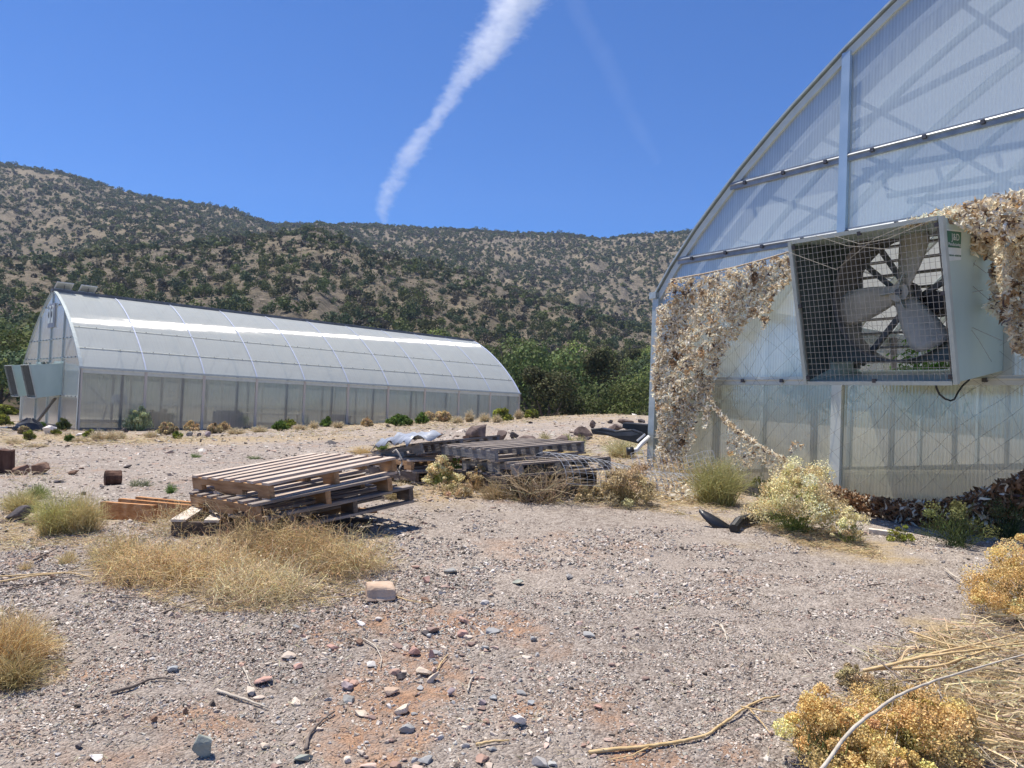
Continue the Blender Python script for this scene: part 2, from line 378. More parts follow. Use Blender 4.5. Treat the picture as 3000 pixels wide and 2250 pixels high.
sagec = ramp(t, noi(2, 4), [(.3, (.06, .07, .035)), (.7, (.14, .14, .08))])
hill = mixc(sage, hill, sagec)
c = mixc(sv.outputs[2], c, hill)
p = N(t, 'ShaderNodeBsdfPrincipled'); p.inputs['Roughness'].default_value = .95; p.inputs['Specular IOR Level'].default_value = .1
L(c, p.inputs['Base Color'])
b1 = N(t, 'ShaderNodeBump'); b1.inputs['Strength'].default_value = .9; b1.inputs['Distance'].default_value = .012
L(vor(85, 'F1', 'Distance'), b1.inputs['Height'])
b1.invert = True
b2 = N(t, 'ShaderNodeBump'); b2.inputs['Strength'].default_value = .7; b2.inputs['Distance'].default_value = .03; L(noi(16, 8, .7), b2.inputs['Height']); L(b1.outputs[0], b2.inputs['Normal'])
b3 = N(t, 'ShaderNodeBump'); b3.inputs['Distance'].default_value = 1.5; L(noi(.5, 10, .75), b3.inputs['Height']); L(b2.outputs[0], b3.inputs['Normal']); L(sv.outputs[2], b3.inputs['Strength'])
L(b3.outputs[0], p.inputs['Normal']); L(p.outputs[0], out.inputs[0])
M_GROUND = mt
ground = mesh_np('ground', np.stack([GX, GY, GZ], -1), GF, M_GROUND, col=gc, smooth=True)
tag(ground, kind='structure')
# ------------------------------------------------------------------ greenhouses
M_ALU = mat2('galvanised_frame', (.38, .43, .42), (.50, .55, .53), 12, .42, .35, .1)
M_ALU2 = mat2('pale_aluminium', (.54, .57, .51), (.64, .66, .59), 6, .5, .25)
M_BLUE = mat2('cap_sky_reflection', (.33, .45, .56), (.41, .53, .63), 5, .35, .3)  # blue base colour stands in for sky reflected in the frame bars
M_RAIL = mat2('gable_rail_grey', (.20, .225, .25), (.30, .33, .36), 12, .42, .2)
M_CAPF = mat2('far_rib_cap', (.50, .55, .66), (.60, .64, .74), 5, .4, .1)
M_DARK = mat2('dark_inner_frame', (.17, .16, .15), (.24, .22, .20), 9, .6, .2)
M_TRUSS = mat2('inner_truss_steel', (.25, .27, .30), (.33, .35, .38), 9, .5, .4)
M_CAP = mat2('weathered_ridge', (.11, .115, .12), (.19, .195, .2), 4, .6, .2)
M_BOLT = mat2('bolt_black', (.05, .05, .055), (.09, .09, .1), 20, .5, .3)
M_WOOD_P = mat2('pale_post', (.50, .45, .38), (.62, .57, .50), 10, .8, 0, .1, (1, 1, .1))
P_ROOF = poly('roof_sheet', (.72, .76, .73), .10, .33, .045, (1, 0, 0), 26, .02, .10, (.86, .89, .9), .11, .93)
P_SIDE = poly('side_sheet', (.60, .62, .58), .58, .12, .06, (1, 0, 0), 26, .04, .12, (.80, .83, .80), .1)
P_GAB = poly('gable_sheet', (.78, .88, .88), .32, .16, .16, (0, 1, 0), 31, .06, .16, (.86, .90, .95), .35)
P_GAB2 = poly('gable_lower_sheet', (.72, .72, .55), .42, .13, .16, (0, 1, 0), 31, .07, .2, (.82, .85, .80), .3)
P_GABF = poly('far_gable_sheet', (.62, .64, .62), .35, .2, .06, (0, 1, 0), 31, .03, .3, (.84, .86, .84), .1)
W_, H_ = 8.7, 2.36
_ps = np.array([0, .25, .59, .9, 1.27, 1.8, 2.51, 3.0, 3.6, 4.0, 4.35]); _pz = np.array([2.36, 2.69, 3.07, 3.37, 3.71, 4.14, 4.64, 4.94, 5.25, 5.42, 5.53])
def prof(s):
    s = np.minimum(s, W_-s); return np.interp(s, _ps, _pz)
SP = np.concatenate([np.linspace(0, .6, 6), np.linspace(.8, 3.6, 14), np.linspace(3.8, 4.35, 4)])
SPF = np.concatenate([SP, W_-SP[-2::-1]])
def arch_pts(x, off=0., a=0, b=W_, n=None):
    pts = []; S = SPF[(SPF >= a-1e-6) & (SPF <= b+1e-6)]
    for s in S:
        e = .02; tx = 2*e; tz = prof(min(s+e, W_))-prof(max(s-e, 0)); 
        nl = math.hypot(tx, tz); nrm = np.array([-tz/nl, tx/nl])
        pts.append((x, s+nrm[0]*off, float(prof(s))+nrm[1]*off))
    return pts
def arch_beam(x0, x1, off0, off1, a=0, b=W_):
    """bent bar following the arch between x0 and x1"""
    mb = MB(); A = arch_pts(x0, off0, a, b); B = arch_pts(x1, off0, a, b); C = arch_pts(x1, off1, a, b); D = arch_pts(x0, off1, a, b)
    n = len(A); vs = A+B+C+D; f = []
    for k in range(4):
        for i in range(n-1): f.append((k*n+i, k*n+i+1, ((k+1) % 4)*n+i+1, ((k+1) % 4)*n+i))
    f += [(0, n, 2*n, 3*n), (n-1, 2*n-1, 3*n-1, 4*n-1)]
    return mb.add(vs, f)
def greenhouse(loc, rz, Lg, nb, label, near):
    g = empty('greenhouse', loc, rz, label, 'greenhouse')
    bay = Lg/nb
    for b in range(nb):
        x0, x1 = b*bay+.03, (b+1)*bay-.03
        for lo, hi in ((0, W_/2), (W_/2, W_)):
            mb = MB(); xs = np.linspace(x0, x1, 5)
            for q in range(4):
                A = arch_pts(xs[q], .012, lo, hi); B = arch_pts(xs[q+1], .012, lo, hi)
                if q == 0: base = len(mb.v)
                mb.loft(A, B)
            o = mb.build('roof_panel', P_ROOF, g, smooth=True)
        for y in (0, W_):
            mb = MB(); mb.add([(x0, y, .12), (x1, y, .12), (x1, y, H_-.06), (x0, y, H_-.06)], [(0, 1, 2, 3)]); mb.build('side_panel', P_SIDE, g)
    for b in range(nb+1):
        x = b*bay; hw = .024 if b not in (0, nb) else .06
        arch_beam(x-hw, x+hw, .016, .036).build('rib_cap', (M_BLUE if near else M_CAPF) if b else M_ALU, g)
        arch_beam(x-.03, x+.03, -.08, -.002).build('arch_rib', M_ALU2, g)
        for y in (0, W_):
            s_ = -1 if y == 0 else 1
            mb = MB(); mb.box((x-.05, min(y+s_*.004, y+s_*.05), -.1), (x+.05, max(y+s_*.004, y+s_*.05), H_-.05)); mb.build('side_post', M_WOOD_P if not near else M_ALU, g)
    for b in range(nb):          # hoops and studs inside, seen through the sheet
        x = (b+.64)*bay if not near else (b+.5)*bay
        arch_beam(x-.03, x+.03, -.07, -.01).build('inner_hoop', M_ALU, g)
        mb = MB()
        for y in (.06, W_-.06): mb = MB(); mb.box((x-.05, y-.03, 0), (x+.05, y+.03, H_-.05)); mb.build('inner_stud', M_DARK, g)
    for sgn in (0, 1):
        for s in (.62, 1.55):
            y = s if not sgn else W_-s; z = float(prof(s)); 
            e = .02; tz = prof(s+e)-prof(s-e); nl = math.hypot(2*e, tz); ny = -tz/nl*(1 if not sgn else -1); nz = 2*e/nl
            mb = MB(); mb.beam((-.02 if not near else .03, y+ny*.03, z+nz*.03), (Lg+.02, y+ny*.03, z+nz*.03), .022, .014, (0, ny, nz)); pu = mb.build('purlin', M_ALU2, g)
            mb = MB(); k = 0
            for xb in np.arange(.25, Lg, .62): mb.box((xb-.012, y+ny*.045-.012, z+nz*.045-.01), (xb+.012, y+ny*.045+.012, z+nz*.045+.012))
            mb.build('bolt', M_BOLT, pu)
        y = 0 if not sgn else W_; s_ = -1 if not sgn else 1
        mb = MB(); mb.box((-.08, min(y-.02*s_, y+.09*s_), H_-.05), (Lg+.08, max(y-.02*s_, y+.09*s_), H_+.03)); mb.build('eave_gutter', M_ALU, g)
        mb = MB(); mb.box((-.03, min(y+.006*s_, y+.035*s_), H_-.2), (Lg+.03, max(y+.006*s_, y+.035*s_), H_-.056)); mb.build('eave_board', M_ALU2, g)
        mb = MB(); mb.box((0, min(y-.04*s_, y+.03*s_), -.3), (Lg, max(y-.04*s_, y+.03*s_), .12)); mb.build('base_board', M_DARK, g)
        yy = .12 if not sgn else W_-.12
        mb = MB(); mb.box((.1, yy-.03, 1.02), (Lg-.1, yy+.03, 1.08)); mb.build('side_rail', M_ALU2, g)
    mb = MB(); mb.box((-.1, W_/2-.14, 5.50), (Lg+.1, W_/2+.14, 5.62)); mb.build('ridge_cap', M_CAP, g)
    # gable walls
    for x, sg in ((0., -1), (Lg, 1)):
        gp = P_GAB if near else P_GABF; gl = P_GAB2 if near else P_GABF
        fans = [(5.35-.65, 5.35+.65)] if near else [(2.3, 3.6), (5.1, 6.4)]
        if sg > 0: fans = []
        zr = 1.26
        vx = [0, 2.5, 4.35, 6.2, W_] if not near else [0, 2.5, 4.18 if False else 4.35, 6.2, W_]
        for a, b in zip(vx[:-1], vx[1:]):
            mb = MB(); mb.add([(x, a, 0), (x, b, 0), (x, b, zr), (x, a, zr)], [(0, 1, 2, 3)]); mb.build('lower_gable_panel', gl, g)
            # upper sheet as vertical strips, leaving out the fan openings
            cuts = sorted(set([a, b]+[v for v in list(SPF) if a < v < b]+[v for f in fans for v in f if a < v < b]))
            mb = MB()
            for c, d in zip(cuts[:-1], cuts[1:]):
                mid = (c+d)/2; hole = any(f[0] < mid < f[1] for f in fans)
                zc, zd = float(prof(c)), float(prof(d))
                if hole:
                    mb.add([(x, c, zr), (x, d, zr), (x, d, 1.36), (x, c, 1.36)], [(0, 1, 2, 3)])
                    mb.add([(x, c, 2.62), (x, d, 2.62), (x, d, zd), (x, c, zc)], [(0, 1, 2, 3)])
                else: mb.add([(x, c, zr), (x, d, zr), (x, d, zd), (x, c, zc)], [(0, 1, 2, 3)])
            mb.build('upper_gable_panel', gp, g)
        for v in vx[1:-1]:
            mb = MB(); xo = x+sg*.004
            mb.box((min(xo, x+sg*.05), v-(.045 if near else .022), 2.76 if near else 0), (max(xo, x+sg*.05), v+(.045 if near else .022), float(prof(v))-.03)); mb.build('gable_mullion', M_BLUE if near else M_ALU, g)
            if near:
                mb = MB(); mb.box((min(xo, x+sg*.045), v-.055, -.1), (max(xo, x+sg*.045), v+.055, zr-.03)); mb.build('gable_mullion', M_ALU2, g)
            mb = MB(); mb.box((min(x-sg*.06, x-sg*.006), v-.03, 0), (max(x-sg*.06, x-sg*.006), v+.03, float(prof(v))-.1)); mb.build('inner_mullion', M_TRUSS if near else M_ALU2, g)
        def srange(z):
            ss = np.linspace(0, 4.35, 200); zz = prof(ss); return float(np.interp(z, zz, ss)) if z > H_ else 0.
        for z in ((zr, 2.75, 3.52) if near else (zr, 2.75, 3.52, 4.9)):
            s0 = srange(z)+.03; y0, y1 = s0, W_-s0
            mb = MB(); mb.beam((x+sg*.02, y0, z), (x+sg*.02, y1, z), .032, .085 if near else .05)
            if near:   # rolled groove along the rail
                mb.tube([(x+sg*.036, y0, z+.012), (x+sg*.036, y1, z+.012)], .014, 6)
            ra = mb.build('gable_rail', (M_RAIL if near else M_ALU) if z > 2 else M_ALU2, g)
            for yb in np.arange(y0+.3, y1, .5):
                mb = MB(); mb.box((min(x+sg*.037, x+sg*.065), yb-.018, z-.018), (max(x+sg*.037, x+sg*.065), yb+.018, z+.018)); mb.build('bolt', M_BOLT, ra)
        for y in (0, W_):
            mb = MB(); mb.box((min(x+sg*.002, x+sg*.055), y-.05, -.1), (max(x+sg*.002, x+sg*.055), y+.05, H_-.052)); mb.build('corner_post', M_ALU2 if not near else M_ALU, g)
        mb = MB(); mb.box((min(x+sg*.005, x+sg*.04), 0.06, -.2), (max(x+sg*.005, x+sg*.04), W_-.06, .1)); mb.build('gable_base_board', M_DARK, g)
    return g
FAR_O = np.array([-15.95, 28.4, -1.56]); FAR_YAW = rad(45.7)
RZ_F = math.pi/2-FAR_YAW
far_g = greenhouse(FAR_O, RZ_F, 22.9, 10, 'long greenhouse with a glossy curved roof at the foot of the hills', False)
def Tg(loc, rz):
    return Matrix.Translation(Vector(loc)) @ Matrix.Rotation(rz, 4, 'Z')
TF = Tg(FAR_O, RZ_F)
def fw(x, y, z): return np.array(TF @ Vector((x, y, z)))
# near one: local x into the building, local y towards the left corner
A36 = rad(36); AX = np.array([math.cos(A36), math.sin(A36), 0]); UR = np.array([math.sin(A36), -math.cos(A36), 0])
NC = np.array([1.821, 9.748, -.86]); NEAR_O = NC+UR*W_
near_g = greenhouse(NEAR_O, A36, 18.3, 8, 'tall greenhouse gable with an exhaust fan and camouflage netting hung on it', True)
TN = Tg(NEAR_O, A36); TNi = TN.inverted()
def wall(px, py, d=0.):
    """world points on the plane d metres out from the near gable, seen at the pixels"""
    D = ray(px, py); P0 = NC-AX*d; t_ = (P0@AX)/(D@AX); return D*t_[..., None]
def wl(px, py, d=0.):
    p_ = wall(np.array([px]), np.array([py]), d)[0]; return np.array(TNi @ Vector(p_))
# truss of the near gable, a little inside
tr = MB()
for a, b in [((2185,572),(2215,590)),((2194,557),(2470,645)),((2290,500),(2560,430)),((2300,695),(2600,470)),((2450,264),(2720,400)),((2720,400),(2990,560)),((2480,380),(3020,100)),((2390,400),(2640,500)),((2800,0),(2960,110)),((2960,110),(3080,210)),((2960,110),(3060,40)),((2020,760),(2250,850))]:
    pa, pb = wl(*a, -.55), wl(*b, -.55); tr.beam(pa, pb, .05, .07, (1, 0, 0))
for a, b in [((2530,500),(3040,415)),((2600,575),(3040,495)),((2660,590),(3030,540))]:
    pa, pb = wl(*a, -1.3), wl(*b, -1.3); tr.beam(pa, pb, .05, .06, (1, 0, 0))
tr.build('roof_truss', M_TRUSS, near_g)
arch_beam(.10, .18, -.42, -.30).build('inner_chord', M_TRUSS, near_g)
arch_beam(.04, .14, -.20, -.06).build('inner_chord', M_TRUSS, near_g)

# ------------------------------------------------------------------ exhaust fan (wall plane x = 0, outwards = -x)
M_HOUS = mat2('galvanised_sheet', (.42, .54, .49), (.50, .62, .56), 3, .45, .12, .05, (1, 1, .4))
M_HOUSI = mat2('fan_frame_steel', (.42, .47, .42), (.53, .58, .52), 8, .45, .15)
M_BLADE = mat2('fan_blade_alu', (.38, .385, .33), (.50, .50, .43), 9, .5, .05)
M_FDARK = mat2('fan_dark_steel', (.09, .10, .10), (.14, .15, .15), 9, .55, .3)
M_GUARD = mat2('guard_wire', (.42, .42, .40), (.5, .5, .47), 9, .4, .6)
M_FIN = mat2('fan_inner_shade', (.05, .075, .07), (.09, .12, .11), 5, .5, .1); M_FIN2 = mat2('fan_shroud_grey', (.10, .10, .09), (.20, .19, .175), 5, .5, .2)  # M_FIN: shade inside the fan box put into a dark base colour
M_BLACK = mat2('black_rubber', (.012, .012, .013), (.03, .03, .03), 12, .55)
FW = .65
def fpt(d, y, t_):   # t_ 0..1 up the front; linear housing
    pass
ZB0, ZB1 = .15, 1.40       # back edge heights
DF0, DF1 = .86, 1.17       # depth of the front edge, bottom and top
ZF1 = 1.25
def make_fan(label, group):
    f = empty('exhaust_fan', (0, 0, 0), 0, label, 'fan', group)
    Fb = lambda y: (-DF0, y, 0.); Ft = lambda y: (-DF1, y, ZF1); Bb = lambda y: (-.0, y, ZB0); Bt = lambda y: (-.0, y, ZB1)
    th = .012
    for s in (-1, 1):
        y = s*FW; yi = s*(FW-th)
        mb = MB(); P_ = [Fb(y), Ft(y), Bt(y), Bb(y)]; mb.prism(P_, (0, -s*th, 0)); mb.build('side_plate', M_HOUS, f)
    mb = MB(); mb.prism([Ft(-FW+th), Ft(FW-th), Bt(FW-th), Bt(-FW+th)], (0, 0, -th)); mb.build('top_plate', M_HOUS, f)
    mb = MB(); mb.prism([Fb(-FW+th), Fb(FW-th), Bb(FW-th), Bb(-FW+th)], (0, 0, th)); mb.build('bottom_plate', M_HOUS, f)
    up = np.array(Ft(0))-np.array(Fb(0)); Lf = np.linalg.norm(up); up = up/Lf; nr_ = np.array([-up[2], 0, up[0]])
    if nr_[0] > 0: nr_ = -nr_
    fp = lambda y, v, o=0.: np.array([-DF0, y, 0.])+up*v+nr_*o
    mb = MB(); e = .022
    for y in (-FW-.004, FW+.004): mb.beam(fp(y, -.01, .005), fp(y, Lf+.01, .005), .045, .034, (0, 1, 0))
    for v in (0, Lf): mb.beam(fp(-FW+.02, v, .006), fp(FW-.02, v, .006), .034, .045, tuple(nr_))
    mb.build('front_frame', M_HOUSI, f)
    mb = MB(); r = .0023
    for k in range(1, 29): y = -FW+.03+k*(2*FW-.06)/29; mb.beam(fp(y, .02, .004), fp(y, Lf-.02, .004), r*1.1, r*1.1, tuple(nr_))
    for k in range(1, 24): v = .02+k*(Lf-.04)/24; mb.beam(fp(-FW+.02, v, .009), fp(FW-.02, v, .009), r*1.1, r*1.1, tuple(nr_))
    for a, b in ((.02, .02), (.02, Lf-.02)):
        mb.beam(fp(-FW+.03, a, .006), fp(-FW+.03, Lf-.02, .006), .008, .008, tuple(nr_)); mb.beam(fp(FW-.03, a, .006), fp(FW-.03, Lf-.02, .006), .008, .008, tuple(nr_))
    mb.build('wire_guard', M_GUARD, f)
    mb = MB()
    for y, v in ((-FW+.03, .05), (FW-.03, .05), (-FW+.03, Lf-.05), (FW-.03, Lf-.05), (-FW+.03, Lf*.55), (FW-.03, Lf*.55), (0, .02), (0, Lf-.02)):
        mb = MB(); mb.beam(fp(y, v-.016, .02), fp(y, v+.016, .02), .032, .02, tuple(nr_)); mb.build('guard_clip', M_BOLT, f)
    # flange against the wall
    mb = MB(); q = .075
    mb.box((-.03, -FW-q, ZB0-q), (-.008, -FW-.003, ZB1+q)); mb.box((-.03, FW+.003, ZB0-q), (-.008, FW+q, ZB1+q))
    mb.box((-.03, -FW-.002, ZB1+.003), (-.008, FW+.002, ZB1+q)); mb.box((-.03, -FW-.002, ZB0-q), (-.008, FW+.002, ZB0-.003)); mb.build('wall_flange', M_HOUSI, f)
    # orifice plate with round hole and shroud tube. fan centre
    cz = (ZB0+ZB1)/2-.02; Rr = .60; d0, d1 = .50, .24
    n = 48; mb = MB(); ring = []; sq = []
    for k in range(n):
        a = 2*math.pi*k/n; c, s = math.cos(a), math.sin(a); ring.append((-d0, Rr*c, cz+.06+Rr*s))
        m_ = 1/max(abs(c), abs(s)); yy = (FW-.014)*c*m_; zz = (FW-.05)*s*m_; sq.append((-d0, yy, cz+.06+zz))
    ring2 = [(-d1, p[1]*.97, (p[2]-cz-.06)*.97+cz+.03) for p in ring]; ring3 = [(-d0-.04, p[1]*1.03, (p[2]-cz-.06)*1.03+cz+.065) for p in ring]
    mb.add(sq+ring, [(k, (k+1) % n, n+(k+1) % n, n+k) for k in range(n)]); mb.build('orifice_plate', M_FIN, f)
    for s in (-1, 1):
        y = s*(FW-th-.003); mb_ = MB(); mb_.prism([(-DF0+.02, y, .03), (-DF1+.03, y, ZF1-.03), (-.52, y, ZB1-.05), (-.52, y, ZB0)], (0, -s*.004, 0)); mb_.build('inner_shade_sheet', M_FIN, f)  # added dark sheets that paint the shade on the inner box walls
    mb = MB(); mb.add(ring3+ring, [(k, (k+1) % n, n+(k+1) % n, n+k) for k in range(n)]); mb.add(ring+ring2, [(k, (k+1) % n, n+(k+1) % n, n+k) for k in range(n)])
    o = mb.build('shroud', M_FIN2, f, smooth=True); sm = o.modifiers.new('thick', 'SOLIDIFY'); sm.thickness = .006
    # hub and blades
    hc = np.array([-.47, 0, cz+.06])
    mb = MB(); mb.tube([hc+(-.05, 0, 0), hc+(.05, 0, 0)], .085, 16); hub = mb.build('hub', M_BLADE, f)
    mb = MB(); mb.tube([hc+(-.075, 0, 0), hc+(-.05, 0, 0)], .028, 12); mb.build('shaft_end', M_FDARK, hub)
    for ang in (72, 186, 294):
        a = rad(ang+ (0)); er = np.array([0, -math.cos(a), math.sin(a)]); et = np.array([0, math.sin(a), math.cos(a)]); ex = np.array([1., 0, 0])
        mb = MB(); rows = []
        for i, rr in enumerate(np.linspace(.05, .555, 9)):
            u = i/8; wd = .075+.082*math.sin(min(1, u*1.25)*math.pi/2) - (.03 if u > .95 else 0); tw = rad(26-14*u); row = []
            for j in range(7):
                v = (j/6*2-1); cam_ = .022*(1-v*v)
                dirc = et*math.cos(tw)+ex*math.sin(tw); nn = -et*math.sin(tw)+ex*math.cos(tw)
                row.append(hc+er*(rr+ .02*math.cos(v*1.5))+dirc*v*wd-nn*cam_+et*.06*u)
            rows.append(row)
        for i in range(8): mb.loft(rows[i], rows[i+1])
        o = mb.build('blade', M_BLADE, f, smooth=True); sm = o.modifiers.new('thick', 'SOLIDIFY'); sm.thickness = .006
        mb = MB(); mb.beam(hc+er*.03+(-.045, 0, 0), hc+er*.16+(-.045, 0, 0), .09, .006, tuple(et)); mb.build('blade_bracket', M_HOUSI, o)
    # struts behind the blades and the motor
    mb = MB(); cx = -.30
    for y0, z0, y1, z1 in ((FW-.03, 1.3, -FW+.03, .2), (FW-.28, 1.38, .02, cz+.1), (FW-.2, .2, .0, cz), (-FW+.05, cz+.35, -.02, cz)):
        mb.beam((cx, y0, z0), (cx, y1, z1), .045, .04, (1, 0, 0))
    mb.build('bearing_strut', M_FDARK, f)
    mb = MB(); mb.tube([(-.30, -.17, cz-.02), (-.10, -.17, cz-.02)], .11, 18); mb.build('motor', M_BLACK, f)
    mb = MB(); mb.tube([(-.40, 0, cz+.04), (-.36, 0, cz+.04)], .13, 20); mb.build('pulley', M_FDARK, f)
    mb = MB()
    for k in range(9):
        z = ZB0+.09+k*.137; mb.beam((-.06, -FW+.03, z), (-.06, FW-.03, z), .05, .014, (.1, 0, 1))
    mb.build('louvre_slats', mat_slat, f)
    mb = MB(); mb.beam((-.10, -.30, ZB0+.05), (-.10, -.30, ZB1-.1), .025, .03, (1, 0, 0)); mb.build('louvre_rod', M_FDARK, f)
    mb = MB(); mb.box((-.1, -FW+.013, ZB0+.03), (-.03, -FW+.04, ZB1-.02)); mb.box((-.1, FW-.04, ZB0+.03), (-.03, FW-.013, ZB1-.02)); mb.build('louvre_frame', M_FDARK, f)
    return f
mat_slat = mat2('louvre_alu', (.30, .28, .26), (.40, .37, .34), 9, .5, .3)
fan = make_fan('large exhaust fan in a slanted steel box beneath the netting', 'slanted exhaust fans on greenhouse gables')
fbase = .335+.86
fan.location = Vector(TN @ Vector((0, 5.35, fbase))); fan.rotation_euler = (0, 0, A36)
# adapt: the row of far fans reuse the same boxes
for yc, lb in ((2.95, 'exhaust fan box on the far greenhouse gable, the one nearer its front corner'), (5.75, 'exhaust fan box at the left edge, outermost on the far greenhouse gable')):
    o = copy_tree(fan); o.location = Vector(fw(0, yc, 1.14)); o.rotation_euler = (0, 0, RZ_F); o['label'] = lb
# maker's sticker on the side plate of the near fan
M_STICK = mat2('sticker_white', (.62, .68, .62), (.70, .75, .70), 9, .5); M_GREEN = mat2('sticker_green', (.02, .12, .07), (.03, .16, .10), 9, .5)
stk = MB(); ys = -FW-.003
def onside(x, z): return (x, ys, z)
stk.add([(-1.10, ys, 1.17), (-.84, ys, 1.20), (-.84, ys, .97), (-1.04, ys, .93)], [(0, 1, 2, 3)])
sticker = stk.build('maker_sticker', M_STICK, fan)
gb = MB(); y2 = ys-.002; gb.add([(-1.09, y2, 1.16), (-.85, y2, 1.188), (-.85, y2, 1.06), (-1.065, y2, 1.035)], [(0, 1, 2, 3)]); gb.build('green_field', M_GREEN, sticker)
def text(s, size, name, mat, parent, mtx, sp=1.0):
    cu = bpy.data.curves.new(name, 'FONT'); cu.body = s; cu.size = size; cu.extrude = .0006; cu.space_character = sp
    ob = bpy.data.objects.new('tmp', cu); COL.objects.link(ob); dg = bpy.context.evaluated_depsgraph_get(); dg.update()
    me = bpy.data.meshes.new_from_object(ob.evaluated_get(dg)); bpy.data.objects.remove(ob)
    me.materials.clear(); me.materials.append(mat)
    o = bpy.data.objects.new(name, me); COL.objects.link(o); o.parent = parent; o.matrix_local = mtx; return o
def txm(x, y, z, tilt=.11):   # text facing -y, reading along +x
    return Matrix.Translation((x, y, z)) @ Matrix.Rotation(-tilt, 4, 'Y') @ Matrix.Rotation(math.pi/2, 4, 'X')
text('J&D', .075, 'lettering', M_STICK, sticker, txm(-1.01, y2-.002, 1.10), 1.1)
text('Manufacturing', .036, 'lettering', M_STICK, sticker, txm(-1.065, y2-.002, 1.05))
text('DALLAS - HOUSTON', .021, 'lettering', M_GREEN, sticker, txm(-1.04, ys-.002, .97))
# cable loop under the fan
ca = [wall(np.array([x]), np.array([y]), dd)[0] for x, y, dd in ((2741,1118,.75),(2743,1135,.75),(2752,1155,.74),(2768,1168,.72),(2785,1174,.68),(2796,1170,.6),(2806,1150,.5),(2820,1130,.4),(2840,1112,.2))]
mb = MB(); mb.tube([np.array(p) for p in ca], .008, 6); tag(mb.build('power_cable', M_BLACK, smooth=True), 'black power cable looping below the big fan box', 'cable')

# roof flaps on the ridge and opening in the far gable
M_FLAP = mat2('flap_frame', (.55, .55, .52), (.66, .66, .62), 9, .5)
for i, (x, lb) in enumerate(((.15, 'tilted pale flap on the ridge right above the far gable'), (1.05, 'tilted pale flap on the ridge, second from the gable end'))):
    f = empty('ridge_flap', fw(x, 4.35, 5.66), RZ_F, lb, 'vent flap', 'tilted flaps on the greenhouse ridge')
    mb = MB()
    for a, b in (((-.1, .55), (.62, .55)), ((-.1, -.0), (.62, -.0)), ((-.1, 0), (-.1, .55)), ((.62, 0), (.62, .55))):
        pass
    T_ = lambda u, v: (u*.36-.1, .15-v*.5, .0+.30*v)       # tilted plane
    for (u0, v0), (u1, v1) in (((0, 0), (1.6, 0)), ((0, .8), (1.6, .8)), ((0, 0), (0, .8)), ((1.6, 0), (1.6, .8))):
        mb.beam(T_(u0, v0), T_(u1, v1), .05, .03)
    mb.build('frame', M_FLAP, f)
    mb = MB(); mb.prism([T_(.08, .08), T_(1.52, .08), T_(1.52, .72), T_(.08, .72)], (0, .01, .02)); mb.build('panel', M_ALU2, f)
    mb = MB(); mb.beam((.2, 0, -.04), (.2, -.1, .2), .03, .03); mb.build('prop', M_CAP, f)
gv = MB(); gv.box((-.06, 4.35-.48, 4.02), (-.01, 4.35+.48, 5.0)); vent = gv.build('gable_vent', mat2('vent_grey', (.26, .28, .31), (.34, .36, .38), 6, .5), far_g)
for yc in (4.35-.22, 4.35+.22):
    mb = MB(); pts = [( -.064, yc+.14*math.cos(a), 4.62+.3*math.sin(a)) for a in np.linspace(0, math.pi, 9)]+[(-.064, yc-.14, 4.2), (-.064, yc+.14, 4.2)]
    mb.prism(pts, (-.02, 0, 0)); mb.build('vent_opening', M_STICK, vent)
    mb = MB(); pts = [(-.086, yc+.07*math.cos(a)+.03, 4.55+.14*math.sin(a)) for a in np.linspace(0, 2*math.pi, 10)[:-1]]; mb.prism(pts, (-.006, 0, 0))
    pts = [(-.086, yc+.05*math.cos(a)+.05, 4.82+.06*math.sin(a)) for a in np.linspace(0, 2*math.pi, 10)[:-1]]; mb.prism(pts, (-.006, 0, 0)); mb.build('vent_blade', M_BLACK, vent)
#PART3
# ------------------------------------------------------------------ plant primitives
M_LEAF = matcol('foliage', .8, .22, .2); M_DRY = matcol('dry_plant', .8, .25, .25); M_STONE = matcol('stones', .9, 0, .2)
M_BARK = mat2('bark', (.10, .075, .055), (.19, .15, .12), 14, .9, 0, .3)
M_NET = matcol('net_cloth', .85, .35, .15)
def rv(n): v = rng.normal(size=(n, 3)); return v/np.linalg.norm(v, axis=1)[:, None]
def cvar(base, n, v=.18, h=.06):
    b = np.array(base)[None, :]*(1+v*rng.normal(size=(n, 1)))*(1+h*rng.normal(size=(n, 3))); return np.clip(b, .004, .95)
def quads(C, size, col, elong=1.5):
    n = len(C); a = rv(n); b = np.cross(a, rv(n)); b /= np.linalg.norm(b, axis=1)[:, None]+1e-9
    s = (np.asarray(size)*np.ones(n))[:, None]; a = a*s*elong/2; b = b*s/2
    V = np.stack([C-a-b*.5, C+a*.1-b, C+a+b*.3, C-a*.1+b], 1).reshape(-1, 3)
    return V, np.arange(4*n).reshape(-1, 4), np.repeat(col, 4, axis=0)
def ribbons(P, wd, col, taper=.25, tipcol=None):
    n, K = P.shape[:2]; T = P[:, -1]-P[:, 0]; T /= np.linalg.norm(T, axis=1)[:, None]+1e-9
    S = np.cross(T, rv(n)); S /= np.linalg.norm(S, axis=1)[:, None]+1e-9
    w_ = (np.asarray(wd)*np.ones(n))[:, None, None]*np.linspace(1, taper, K)[None, :, None]/2
    A = P-S[:, None]*w_; B = P+S[:, None]*w_; V = np.stack([A, B], 2).reshape(-1, 3)
    i0 = (np.arange(n)*2*K)[:, None]+np.arange(K-1)[None]*2
    Fq = np.stack([i0, i0+1, i0+3, i0+2], -1).reshape(-1, 4)
    c = np.repeat(col[:, None], K, 1)
    if tipcol is not None:
        f = np.linspace(0, 1, K)[None, :, None]**1.3; c = c*(1-f)+tipcol[:, None]*f
    return V, Fq, np.repeat(c.reshape(-1, 3), 2, axis=0)
